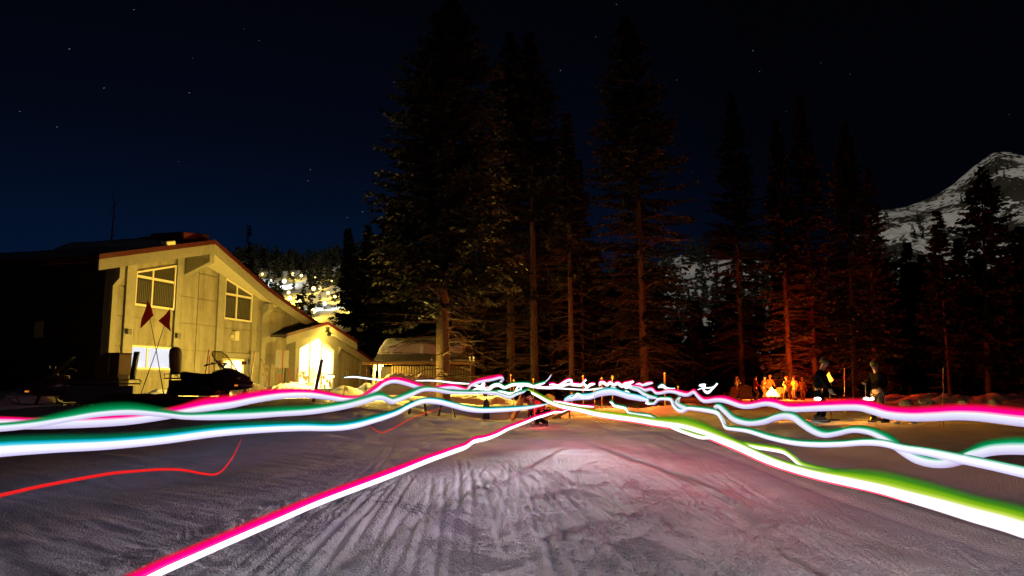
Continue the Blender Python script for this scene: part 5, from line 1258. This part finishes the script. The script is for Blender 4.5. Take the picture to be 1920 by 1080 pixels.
# ------------------------------------------------------------------ light streaks
def streak_mat(name, stops, alpha=None):
    """emission graded across the streak (attribute 'across': 0 bottom, 1 top)"""
    m = bpy.data.materials.new(name); m.use_nodes = True; t = m.node_tree; t.nodes.clear()
    o = t.nodes.new('ShaderNodeOutputMaterial'); e = t.nodes.new('ShaderNodeEmission'); a = t.nodes.new('ShaderNodeAttribute'); a.attribute_name = 'across'
    r = t.nodes.new('ShaderNodeValToRGB'); r.color_ramp.interpolation = 'EASE'
    while len(r.color_ramp.elements) < len(stops): r.color_ramp.elements.new(.5)
    for el, (p, c, s) in zip(r.color_ramp.elements, stops): el.position = p; el.color = (c[0] * s, c[1] * s, c[2] * s, 1)
    t.links.new(a.outputs['Fac'], r.inputs[0]); t.links.new(r.outputs[0], e.inputs[0]); e.inputs[1].default_value = 1
    if alpha is None: t.links.new(e.outputs[0], o.inputs[0])
    else:
        tr = t.nodes.new('ShaderNodeBsdfTransparent'); mx = t.nodes.new('ShaderNodeMixShader'); mr_ = t.nodes.new('ShaderNodeValToRGB'); mr_.color_ramp.interpolation = 'EASE'
        (p0_, a0_), (p1_, a1_) = alpha
        mr_.color_ramp.elements[0].position = p0_; mr_.color_ramp.elements[0].color = (a0_,) * 3 + (1,); mr_.color_ramp.elements[1].position = p1_; mr_.color_ramp.elements[1].color = (a1_,) * 3 + (1,)
        t.links.new(a.outputs['Fac'], mr_.inputs[0]); t.links.new(mr_.outputs[0], mx.inputs[0]); t.links.new(tr.outputs[0], mx.inputs[1]); t.links.new(e.outputs[0], mx.inputs[2]); t.links.new(mx.outputs[0], o.inputs[0])
    m.cycles.emission_sampling = 'FRONT_BACK'
    M[name] = m
streak_mat('white_streak', [(0, (.50, .36, .78), .8), (.12, (.70, .66, .97), 1.0), (.5, (.90, .87, 1), 1.12), (.85, (.95, .97, 1), 1.3), (1, (.75, .9, 1), 1.0)], ((.72, 1), (1, .35)))
streak_mat('pale_streak', [(0, (.50, .34, .66), .8), (.12, (.66, .60, .90), .95), (.55, (.82, .82, 1), 1.0), (.85, (.92, .96, 1), 1.2), (1, (.8, .95, 1), 1.0)], ((.55, .97), (1, .25)))
streak_mat('hot_streak', [(0, (.85, .45, .70), .9), (.10, (1, .93, .99), 1.15), (.5, (1, .98, 1), 2.6), (.88, (1, 1, 1), 2.2), (1, (1, .9, .96), 1.0)], ((.80, 1), (1, .5)))
streak_mat('red_fringe', [(0, (.92, .0, .30), 1.25), (.30, (.90, .0, .19), 1.1), (.62, (.85, .005, .045), .95), (1, (.6, .01, .01), .6)], ((.30, .97), (1, 0)))
streak_mat('orange_fringe', [(0, (.9, .10, .10), .9), (.4, (.75, .14, .03), .6), (1, (.4, .12, .02), .3)], ((.2, .9), (1, 0)))
streak_mat('green_fringe', [(0, (.05, .62, .38), .75), (.18, (.0, .36, .10), .7), (.55, (.0, .24, .06), .6), (1, (.0, .12, .03), .35)], ((.12, .92), (1, 0)))
streak_mat('cyan_green_fringe', [(0, (.10, .72, .92), 1.0), (.18, (.0, .46, .62), .85), (.34, (.0, .22, .11), .62), (1, (.0, .12, .05), .35)], ((.22, .95), (1, 0)))
streak_mat('lime_fringe', [(0, (.72, .85, .12), 1.0), (.22, (.28, .58, .01), .8), (.5, (.06, .36, .01), .7), (1, (.0, .14, .01), .35)], ((.15, .95), (1, 0)))
streak_mat('thin_red', [(0, (.85, .012, .014), .95), (1, (.9, .02, .02), .95)])
streak_mat('thin_orange', [(0, (.75, .05, .01), .8), (1, (.85, .06, .01), .8)])
glow('under_red', (1, .012, .035), 8)
def crom(P_, n):
    P_ = np.asarray(P_, float); k = len(P_); Q = np.vstack([2 * P_[0] - P_[1], P_, 2 * P_[-1] - P_[-2]]); o_ = []
    for i in range(k - 1):
        a, b, c, d = Q[i], Q[i + 1], Q[i + 2], Q[i + 3]; m = max(2, int(np.hypot(*(c - b)[:2]) / n))
        for u in np.linspace(0, 1, m, endpoint=False):
            o_.append(.5 * (2 * b + (c - a) * u + (2 * a - 5 * b + 4 * c - d) * u * u + (3 * b - a - 3 * c + d) * u ** 3))
    o_.append(P_[-1]); return np.array(o_)
def set_across(o, vals):
    at = o.data.attributes.new('across', 'FLOAT', 'POINT'); at.data.foreach_set('value', np.asarray(vals, np.float32))
def streak(label, pts, fringe, core='white_streak', group='light trails of passing skiers', step=5, wscale=1.0, cat='light trail', under=None, lamps=(), fscale=1.0):
    """pts: px, py (centre of the white band), distance Y, band height in photo px, fringe height in photo px"""
    p = np.array([list(q) + [0] * (5 - len(q)) for q in pts], float)
    # the distance is eased along the line so the streak runs smoothly in depth
    c = crom(p, step); c[:, 3] = np.maximum(c[:, 3], .3); c[:, 4] = np.maximum(c[:, 4], 0)
    Wp = [P(a, b, y) for a, b, y, w, f in c]; k = len(Wp)
    for i in range(k):
        g_ = hz(Wp[i].x, Wp[i].y)
        if Wp[i].z < g_ + .08: Wp[i].z = g_ + .08
    base = Wp[0]; t = thing('light_trail', label, cat, base, 0, group)
    wscale = 1.5 if group == 'scribbled light trails in the middle distance' else wscale
    kw = .93 if core in ('pale_streak', 'white_streak') else .80
    rad = [kw * c[i, 3] * wscale * c[i, 2] / F / 2 for i in range(k)]
    mb = MB(); n = 10; ends = min(3, k // 4)
    r2 = [r * (.35 + .65 * min(1, min(i, k - 1 - i) / max(1, ends))) for i, r in enumerate(rad)]
    vs = []; ac = []
    for i in range(k):
        d = (Wp[min(i + 1, k - 1)] - Wp[max(i - 1, 0)]).normalized()
        x = d.cross(Vector((0, 0, 1))); x = x.normalized() if x.length > 1e-3 else Vector((1, 0, 0)); y = x.cross(d).normalized()
        if y.z < 0: y = -y
        for j in range(n):
            a = 2 * math.pi * j / n; vs.append(Wp[i] - base + (x * math.cos(a) + y * math.sin(a)) * r2[i]); ac.append(.5 + .5 * math.sin(a))
    fs = [(i * n + j, i * n + (j + 1) % n, (i + 1) * n + (j + 1) % n, (i + 1) * n + j) for i in range(k - 1) for j in range(n)]
    fs += [tuple(range(n)), tuple((k - 1) * n + j for j in range(n))]
    me = bpy.data.meshes.new('band'); me.from_pydata(vs, [], fs); me.shade_smooth()
    o = bpy.data.objects.new('white_band', me) if fringe is not None or 'thin' not in core else bpy.data.objects.new('red_band', me)
    C.objects.link(o); o.parent = t; me.materials.append(M[core]); set_across(o, ac)
    if fringe and p[:, 4].max() > 0:
        vs = []; ac = []; rows = 5
        for i in range(k):
            d = (Wp[min(i + 1, k - 1)] - Wp[max(i - 1, 0)]).normalized(); x = d.cross(Vector((0, 0, 1))); x = x.normalized() if x.length > 1e-3 else Vector((1, 0, 0))
            if (x.y if i == 0 else x.dot(xp)) < 0: x = -x
            xp = x; y = x.cross(d); y = -y if y.z < 0 else y
            up_ = (Vector((0, 0, 1)) * .5 + y.normalized() * .5).normalized()
            fh = c[i, 4] * 1.08 * fscale * c[i, 2] / F
            for side_ in (-1, 1):
                for j in range(rows):
                    v = j / (rows - 1); vs.append(Wp[i] - base + up_ * (rad[i] * .55 + (rad[i] * .45 + fh) * v) + x * (side_ * .006 * (1 - .7 * v) + .012)); ac.append(max(0, (v * (rad[i] * .45 + fh) - rad[i] * .45) / max(fh, 1e-4)))
        fs = []; w = rows * 2
        for i in range(k - 1):
            for q in range(2):
                for j in range(rows - 1):
                    a = i * w + q * rows + j; fs.append((a, a + w, a + w + 1, a + 1))
        me = bpy.data.meshes.new('fringe'); me.from_pydata(vs, [], fs); me.shade_smooth()
        nm = 'red_glow' if 'red' in fringe or 'orange' in fringe else 'green_glow'
        o = bpy.data.objects.new(nm, me); C.objects.link(o); o.parent = t; me.materials.append(M[fringe]); set_across(o, ac)
    for f_, e_, c_, tg_, dz_ in lamps:               # added headlamp, fill and red lights that brighten the snow
        i = int(f_ * (k - 1)); q = Wp[i] - base + Vector((0, 0, dz_))
        lamp(t, q, e_, c_, .05, 'lamp_light', 42 if tg_ else None, (Vector(tg_) - base) if tg_ else None)
    if under:                                        # thin red light carried below the white one
        i0, i1 = int(under[0] * k), int(under[1] * k); mb = MB()
        mb.tube([Wp[i] - base - Vector((0, 0, rad[i] * 1.06)) for i in range(i0, i1)], [rad[i] * under[2] * (.25 + .75 * math.sin(math.pi * (i - i0) / max(1, i1 - i0 - 1))) for i in range(i0, i1)], 6)
        mb.build('red_band', 'under_red', t)
    return t
streak('red and white trail rising past the snowmobiles and dipping to the lodge entrance', [(-70, 796, 8.4, 22, 5), (0, 795, 9, 21, 5), (60, 796, 9.8, 20, 4), (120, 795, 10.6, 19, 4), (180, 793, 11.4, 18, 6), (240, 789, 12.2, 17, 8), (300, 781, 13, 16, 8), (340, 774, 13.6, 16, 10), (380, 766, 14.3, 16, 15), (430, 759, 15.2, 15, 14), (480, 749, 16.2, 14, 13), (530, 742, 17.2, 13, 11), (580, 741, 18.3, 12, 9), (620, 746, 19.2, 10, 7), (650, 750, 20, 9, 5), (678, 747, 21, 8, 6), (704, 732, 22, 8, 9), (720, 720, 22.4, 8, 7), (738, 715, 22.8, 8, 6), (760, 719, 23.2, 8, 7), (785, 727, 23.7, 8, 6), (805, 731, 24.2, 7, 4), (830, 728, 24.6, 7, 5), (850, 727, 25, 7, 5), (868, 731, 25.3, 6, 4), (876, 731, 25.5, 6, 2), (882, 723, 25.6, 6, 3), (900, 716, 25.8, 6, 5), (922, 712, 26, 6, 6), (938, 708, 26.2, 6, 4), (943, 711, 26.3, 5, 2), (937, 718, 26.4, 5, 0), (918, 726, 26.5, 5, 0), (902, 728, 26.6, 5, 0)], 'red_fringe', 'pale_streak')
streak('green and white trail humped over the left edge, swinging under the red trail', [(-70, 806, 8.0, 14, 6), (0, 803, 8.6, 14, 5), (60, 797, 9.2, 13, 8), (120, 787, 9.8, 12, 13), (180, 777, 10.4, 12, 17), (240, 773, 11.0, 12, 16), (300, 777, 11.6, 10, 11), (345, 782, 12.2, 10, 6), (400, 782, 12.8, 13, 7), (460, 780, 13.4, 13, 10), (520, 776, 14.2, 12, 11), (580, 772, 15.2, 12, 9), (640, 763, 16.4, 12, 7), (680, 753, 17.4, 12, 8), (705, 746, 18, 11, 9), (720, 747, 18.4, 10, 9), (733, 753, 18.8, 11, 5), (745, 750, 19.2, 10, 6), (770, 740, 20, 9, 8), (792, 731, 20.8, 8, 6), (815, 731, 21.6, 8, 3), (845, 736, 22.4, 7, 3), (880, 737, 23.2, 6, 5), (909, 736, 24, 6, 2), (928, 737, 24.4, 7, 2), (940, 741, 24.7, 7, 2), (955, 745, 25, 8, 1), (966, 740, 25.2, 6, 3), (989, 733, 25.4, 6, 4)], 'green_fringe', 'pale_streak')
streak('lowest green and white trail on the left, crossing the whole left half', [(-70, 854, 5.4, 26, 20), (0, 846, 6.0, 24, 20), (100, 840, 6.7, 20, 19), (200, 835, 7.4, 18, 16), (300, 826, 8.1, 16, 14), (400, 813, 8.9, 15, 13), (480, 806.5, 9.7, 13, 12), (560, 803, 10.6, 12, 11), (620, 803.5, 11.5, 11, 10), (660, 799.5, 12.4, 11, 10), (700, 789, 13.4, 10, 9), (740, 776, 14.6, 9, 6), (765, 763, 15.6, 9, 5), (790, 753, 16.6, 10, 3), (815, 753, 17, 10, 5), (840, 758, 17.2, 10, 4), (870, 766, 17.4, 10, 4), (900, 770, 17.8, 9, 4), (940, 769, 18.4, 8, 5), (980, 766, 19, 7, 4), (1005, 762, 19.6, 5, 2), (1030, 757, 20.2, 2, 0)], 'cyan_green_fringe', 'white_streak')
streak('magenta and white trail running straight down to the bottom left', [(140, 1146, 2.55, 34, 24), (230, 1104, 2.95, 30, 21), (294, 1073, 3.3, 29, 20), (325, 1059, 3.5, 28, 19), (419, 1018, 4.0, 25, 18), (512, 978, 4.6, 22, 17), (591, 944, 5.3, 20, 15), (684, 909, 6.3, 18, 13), (740, 888, 7.0, 17, 12), (800, 864, 7.9, 16, 9), (825, 855, 8.4, 15, 8), (850, 846, 8.9, 15, 7), (872, 838, 9.4, 14, 7), (886, 828, 9.9, 13, 7), (909, 823, 10.6, 12, 6), (931, 815, 11.3, 11, 7), (948, 806, 12, 10, 6), (968, 798, 12.8, 9, 6), (989, 790, 13.8, 9, 5), (1003, 784, 14.6, 8, 4), (1017, 780, 15.4, 8, 4), (1040, 773, 17, 7, 3), (1052, 773, 17.8, 6, 3), (1064, 768, 18.6, 8, 1)], 'red_fringe', 'hot_streak', wscale=.84, fscale=.85, lamps=((.985, 46, (1, .52, .74), None, 1.3), (.88, 34, (1, .58, .88), None, 1.2), (.74, 16, (.96, .62, 1), None, 1.0), (.52, 12, (.92, .86, 1), None, .95), (.30, 7, (.9, .9, 1), None, .95), (.97, 900, (.90, .84, .95), (-3.2, 2.0, .8), .75)))
streak('thickest lime green and white trail sweeping to the lower right corner', [(989, 733, 25.4, 6, 4), (1006, 741, 24.4, 6, 5), (1030, 754, 23, 7, 5), (1049, 761, 21.6, 8, 4), (1070, 766, 20, 9, 2), (1087, 769, 18.8, 9, 3), (1115, 776, 17, 10, 6), (1152, 782, 15.4, 11, 9), (1190, 787, 14, 11, 9), (1227, 793, 12.9, 12, 9), (1256, 797, 12.2, 13, 14), (1284, 802, 11.5, 15, 20), (1321, 813, 10.4, 15, 18), (1359, 828, 9.2, 16, 11), (1389, 840, 8.2, 17, 6), (1433, 860, 7.1, 17, 4), (1477, 876, 6.3, 16, 5), (1535, 892, 5.7, 17, 8), (1593, 904, 5.25, 20, 20), (1652, 917, 4.9, 22, 30), (1710, 933, 4.6, 26, 32), (1768, 949, 4.3, 30, 30), (1826, 966, 4.0, 34, 28), (1885, 982, 3.75, 37, 30), (1920, 993, 3.6, 39, 32), (1995, 1015, 3.3, 44, 34)], 'lime_fringe', 'hot_streak', under=(.02, .70, .24), lamps=((.03, 26, (1, .06, .08), None, -.35), (.14, 60, (1, .22, .26), None, 1.2), (.22, 64, (1, .12, .14), None, 1.0), (.33, 28, (1, .16, .20), None, .8), (.45, 9, (1, .34, .40), None, .8), (.60, 13, (1, .82, .86), None, .95), (.74, 17, (.93, .97, 1), None, 1.0), (.86, 12, (.9, .95, 1), None, 1.0), (.075, 3000, (.88, .93, 1), (.4, 2.0, .9), .95)))
streak('thin kinked trail starting at a white blob and joining the lime trail', [(1144, 754, 21, 8, 3), (1149, 757, 20.8, 7, 4), (1152, 761, 20.4, 6, 3), (1166, 764, 19.6, 6, 4), (1175, 767, 18.8, 6, 4), (1178, 774, 18.2, 6, 3), (1186, 776, 17.6, 6, 4), (1199, 778, 16.6, 6, 5), (1220, 781, 15, 6, 5), (1233, 788, 13.9, 7, 2), (1245, 793, 13, 8, 0)], 'green_fringe', 'hot_streak')
streak('short lower white branch peeling off below the lime trail', [(1250, 797, 12.4, 7, 0), (1268, 805, 11.8, 7, 2), (1284, 811, 11.2, 7, 5), (1312, 820, 10.4, 8, 5), (1335, 822, 9.8, 8, 1)], 'lime_fringe', 'hot_streak')
streak('wavy white branch looping above the lime trail on the right', [(1392, 834, 8.6, 9, 5), (1420, 839, 8.0, 9, 6), (1447, 843, 7.5, 9, 6), (1471, 848, 7.1, 10, 6), (1488, 859, 6.8, 11, 6), (1506, 874, 6.4, 12, 7), (1535, 882, 6.0, 10, 7), (1564, 887, 5.7, 9, 6), (1593, 898, 5.4, 9, 2)], 'lime_fringe', 'hot_streak')
streak('white trail with thin green edge dropping in steps to the right edge', [(1216, 756, 21, 6, 2), (1227, 757, 20.6, 6, 2), (1234, 749, 20.2, 6, 3), (1247, 748, 19.8, 6, 3), (1259, 750, 19.3, 7, 3), (1263, 760, 18.8, 7, 2), (1271, 769, 18.3, 7, 3), (1282, 771, 17.9, 7, 2), (1290, 766, 17.5, 7, 3), (1312, 768, 16.6, 8, 4), (1332, 771, 15.6, 9, 4), (1346, 775, 14.8, 9, 2), (1355, 788, 13.9, 8, 2), (1361, 802, 13.1, 7, 2), (1377, 805, 12.6, 7, 4), (1404, 809, 11.8, 8, 5), (1447, 822, 10.6, 9, 6), (1491, 831, 9.8, 10, 5), (1535, 834, 9.1, 11, 5), (1579, 833, 8.6, 11, 4), (1622, 830, 8.2, 12, 4), (1657, 832, 7.9, 13, 2), (1695, 841, 7.6, 14, 2), (1739, 848, 7.3, 16, 2), (1783, 857, 6.9, 18, 2), (1827, 866, 6.5, 19, 2), (1870, 875, 6.2, 20, 2), (1920, 886, 5.8, 22, 2), (1995, 902, 5.3, 25, 2)], 'green_fringe', 'white_streak')
streak('hooked green and white trail waving up and down to the right edge', [(1348, 774, 15.6, 8, 1), (1342, 771, 15.6, 8, 1), (1341, 763, 15.6, 7, 4), (1349, 763, 15.4, 9, 5), (1362, 774, 14.8, 10, 6), (1377, 787, 14, 11, 6), (1404, 794, 13, 10, 6), (1433, 791, 12.2, 11, 6), (1456, 783, 11.6, 12, 5), (1474, 780, 11.2, 13, 4), (1490, 784, 10.8, 14, 5), (1506, 796, 10.5, 14, 6), (1526, 809, 10.2, 13, 7), (1547, 816, 9.9, 11, 8), (1570, 813, 9.6, 10, 7), (1599, 807, 9.2, 10, 6), (1628, 810, 8.8, 11, 7), (1652, 820, 8.4, 12, 10), (1675, 834, 8.1, 14, 11), (1695, 848, 7.8, 16, 6), (1719, 861, 7.5, 18, 3), (1748, 868.5, 7.2, 18, 5), (1774, 869, 7.0, 18, 7), (1803, 862, 6.8, 19, 9), (1827, 853, 6.6, 20, 11), (1856, 845, 6.5, 22, 12), (1885, 842, 6.4, 23, 13), (1920, 842, 6.3, 24, 14), (1995, 846, 6.0, 26, 14)], 'green_fringe', 'pale_streak')
streak('topmost red and white trail passing before the fire pit and torch to the right edge', [(1186, 725, 25, 7, 2), (1199, 727, 24.6, 6, 2), (1209, 732, 24.2, 6, 2), (1218, 730, 23.8, 6, 3), (1224, 731, 23.5, 6, 3), (1230, 737, 23.2, 6, 2), (1240, 737, 22.8, 6, 2), (1252, 734, 22.4, 7, 2), (1265, 735, 21.9, 7, 3), (1282, 740, 21.2, 8, 4), (1292, 740, 20.8, 7, 4), (1301, 735, 20.4, 7, 4), (1307, 741, 20.1, 7, 3), (1316, 750, 19.7, 8, 4), (1326, 752.5, 19.2, 8, 5), (1344, 750, 18.4, 9, 5), (1362, 752, 17.7, 10, 6), (1389, 761, 16.8, 10, 5), (1407, 762, 16.2, 10, 5), (1436, 757, 15.3, 10, 9), (1456, 760, 14.8, 11, 9), (1477, 767, 14.2, 12, 8), (1506, 767, 13.6, 12, 9), (1550, 765, 12.7, 13, 10), (1608, 764, 11.8, 14, 12), (1637, 770, 11.4, 16, 12), (1666, 778, 11, 17, 11), (1710, 782, 10.5, 18, 13), (1754, 781, 10, 19, 14), (1797, 779, 9.6, 20, 14), (1841, 781, 9.2, 21, 15), (1885, 786, 8.9, 22, 16), (1920, 790, 8.6, 23, 16), (1995, 796, 8.1, 25, 17)], 'red_fringe', 'pale_streak')
# the bright tangle in the middle distance
G2 = 'scribbled light trails in the middle distance'
streak('green-edged scribble under the pink loop left of centre', [(878, 725, 26, 3, 1), (890, 722, 26, 4, 2), (901, 726, 26, 5, 2), (908, 716, 26, 3, 0), (907, 727, 26, 5, 1), (913, 733, 26, 6, 1), (924, 724, 26, 6, 2), (935, 722, 26, 6, 3), (946, 727, 26, 5, 3), (960, 722, 26, 5, 3), (976, 721, 26, 5, 4), (990, 722, 26, 6, 4), (1000, 725, 26, 5, 4), (1010, 722, 26, 4, 4), (1022, 718, 26, 4, 3)], 'green_fringe', 'hot_streak', G2, 3)
streak('looping white scribble hanging below the pink loop', [(884, 733, 26.5, 4, 0), (897, 729, 26.5, 4, 0), (912, 735, 26.5, 6, 2), (925, 737, 26.5, 7, 2), (940, 735, 26.5, 4, 3), (955, 738, 26.5, 4, 3), (968, 736, 26.5, 4, 3), (974, 731, 26.5, 3, 2), (962, 739, 26.5, 5, 1), (952, 744, 26.5, 6, 0), (940, 740, 26.5, 5, 1), (925, 738, 26.5, 4, 1)], 'green_fringe', 'hot_streak', G2, 3)
streak('small white cross strokes right of the pink loop', [(964, 736, 26, 2, 0), (970, 727, 26, 3, 0), (974, 721, 26, 3, 0), (976, 726, 26, 2, 0), (978, 733, 26, 2, 0), (975, 727, 26, 2, 0), (982, 725, 26, 2, 0)], None, 'hot_streak', G2, 2)
streak('rounded pink-topped scribble right of the lit garden chair', [(998, 726, 27, 4, 1), (1015, 727, 27, 4, 1), (1035, 727, 27, 5, 2), (1047, 724, 27, 5, 2), (1058, 717, 27, 4, 3), (1066, 713, 27, 4, 3), (1072, 714, 27, 4, 2), (1071, 719, 27, 4, 0), (1060, 722, 27, 4, 1), (1050, 725, 27, 5, 1), (1036, 721, 27, 4, 3), (1030, 722, 27, 4, 3)], 'red_fringe', 'hot_streak', G2, 3)
streak('bumpy scribble with a sharp upward stroke at the centre of the picture', [(1068, 721, 27, 5, 2), (1080, 722, 27, 5, 3), (1090, 722, 27, 5, 2), (1094, 717, 27, 3, 2), (1099, 712, 27, 3, 2), (1094, 718, 27, 3, 1), (1100, 726, 27, 5, 0), (1097, 731, 27, 3, 0), (1106, 722, 27, 5, 1), (1116, 720, 27, 4, 2)], 'red_fringe', 'hot_streak', G2, 2)
streak('thin straight white line under the centre scribbles', [(1030, 727, 28, 3, 1), (1060, 729, 28, 2.4, 1), (1100, 731, 28, 2.4, 0), (1120, 729, 28, 2.6, 0), (1141, 727, 28, 2, 0)], 'green_fringe', 'hot_streak', G2, 4)
streak('wavy pink-topped scribble right of centre, like handwriting', [(1124, 724, 26, 5, 1), (1126, 718, 26, 5, 3), (1132, 718, 26, 5, 3), (1138, 722, 26, 5, 2), (1144, 718, 26, 5, 3), (1151, 722, 26, 5, 2), (1158, 719, 26, 5, 3), (1166, 724, 26, 6, 2), (1172, 720, 26, 5, 3), (1180, 718, 26, 4, 3), (1188, 715, 26, 3, 2), (1178, 721, 26, 5, 1), (1172, 726, 26, 6, 0), (1180, 725, 26, 6, 0), (1188, 727, 26, 6, 1)], 'red_fringe', 'hot_streak', G2, 2)
streak('violet-edged short scribble at the right end of the centre tangle', [(1186, 724, 26, 2, 1), (1198, 720, 26, 3, 2), (1205, 722, 26, 3, 1), (1214, 719, 26, 3, 2), (1224, 718, 26, 2, 2), (1212, 722, 26, 2, 0), (1200, 724, 26, 2, 0)], 'red_fringe', 'white_streak', G2, 2)
streak('bluish white band wandering right from the lit chair', [(1058, 753, 24, 8, 1), (1066, 748, 23.8, 8, 2), (1080, 745, 23.6, 8, 3), (1106, 744, 23.2, 8, 3), (1117, 740, 23, 8, 3), (1134, 736, 22.7, 9, 4), (1150, 735, 22.4, 9, 3), (1163, 738, 22.1, 8, 2), (1178, 743, 21.8, 8, 2), (1190, 745, 21.6, 8, 2), (1204, 748, 21.3, 7, 2), (1216, 752, 21, 6, 1)], 'cyan_green_fringe', 'pale_streak', G2, 4)
streak('bumpy white line riding on the bluish band', [(1070, 747, 23, 5, 0), (1078, 744, 23, 4, 1), (1082, 739, 23, 4, 2), (1088, 741, 23, 4, 1), (1090, 745, 23, 4, 0), (1108, 744, 23, 4, 1), (1120, 738, 23, 4, 2), (1140, 733, 23, 4, 2), (1147, 728, 23, 6, 2), (1154, 730, 23, 5, 2), (1160, 738, 23, 5, 2), (1168, 738, 23, 6, 3), (1174, 735, 23, 5, 3), (1182, 741, 23, 6, 2), (1190, 746, 23, 6, 2), (1203, 749, 23, 6, 2), (1211, 749, 23, 6, 1), (1213, 745, 23, 5, 1), (1212, 755, 23, 6, 0), (1222, 758, 23, 5, 1)], 'green_fringe', 'hot_streak', G2, 3)
streak('pale band curving down from the handwriting scribble', [(1180, 728, 24, 6, 0), (1196, 731, 24, 5, 1), (1206, 738, 23.6, 5, 2), (1218, 744, 23.2, 5, 2), (1232, 747, 22.8, 5, 3)], 'green_fringe', 'pale_streak', G2, 3)
streak('short forked white stroke dropping beside the hooked corner', [(1276, 745, 19, 3, 1), (1270, 751, 18.8, 6, 2), (1272, 758, 18.4, 6, 2), (1282, 764, 18, 7, 3), (1294, 767, 17.5, 7, 3)], 'green_fringe', 'pale_streak', G2, 3)
streak('red-edged thin double line left of centre on the lime trail', [(1038, 752, 22.4, 2.5, 1), (1065, 757, 20.8, 3, 2), (1088, 761, 19.6, 2.5, 2), (1113, 763, 18.4, 4, 2)], 'red_fringe', 'hot_streak', G2, 4)
streak('thin cyan thread crossing the right porch wall and shed', [(645, 708, 30, 2, 1), (665, 707, 30, 2.6, 1), (690, 710, 30, 2.6, 1), (720, 713, 30, 2.4, 1), (762, 714, 30, 1.4, 1)], 'cyan_green_fringe', 'hot_streak', G2, 4)
streak('thin cyan thread passing before the broad yellow-lit trunk', [(779, 714, 30, 1.6, 1), (815, 714, 30, 2.4, 1), (850, 718, 30, 2.8, 1), (882, 720, 30, 2.4, 1)], 'cyan_green_fringe', 'hot_streak', G2, 4)
streak('angular white zigzag above the red trail left of the fire', [(1308, 731, 22, 1.5, 0), (1322, 725, 22, 2.5, 1), (1311, 723, 22, 3, 1), (1322, 722, 22, 4, 1), (1318, 729, 22, 2.6, 0), (1326, 736, 22, 5, 0), (1335, 730, 22, 3, 1), (1345, 719, 22, 2.6, 2), (1337, 726, 22, 2, 1), (1320, 728, 22, 2, 1)], 'cyan_green_fringe', 'hot_streak', G2, 2)
streak('small white and cyan smudge beside the pale-poled torch', [(1234, 727, 23, 4, 2), (1242, 724, 23, 6, 3), (1249, 728, 23, 4, 2), (1258, 729, 23, 2.5, 1), (1266, 728, 23, 1.5, 0)], 'cyan_green_fringe', 'hot_streak', G2, 2)
streak('short grey-white slanted stroke right of the centre lanterns', [(1020, 718, 26, 1.4, 0), (1028, 711, 26, 1.8, 0), (1034, 702, 26, 1.4, 0)], None, 'pale_streak', G2, 2)
streak('plain red line along the left foreground, hooking sharply upward', [(-60, 943, 4.2, 8), (0, 929, 4.6, 8), (80, 911, 5.1, 7.5), (200, 889, 5.9, 7), (260, 883, 6.4, 6), (305, 880, 6.8, 6), (340, 881, 7.1, 5.5), (375, 887, 7.3, 5), (398, 890, 7.5, 4.5), (412, 886, 7.7, 4), (425, 873, 8, 3), (438, 854, 8.4, 2.4), (447, 836, 8.8, 1.8), (455, 820, 9.2, 1)], None, 'thin_red', 'plain red light lines near the snow')
streak('plain orange-red line on the snow below the bench', [(690, 794, 16.6, 1), (696, 801, 16.6, 1.8), (706, 808, 16.6, 2.2), (716, 811, 16.8, 2.4), (728, 808, 17, 2.4), (745, 799, 17.4, 2.2), (765, 788, 18, 2.2), (795, 775, 19, 2), (830, 765, 20, 1.4)], None, 'thin_orange', 'plain red light lines near the snow')
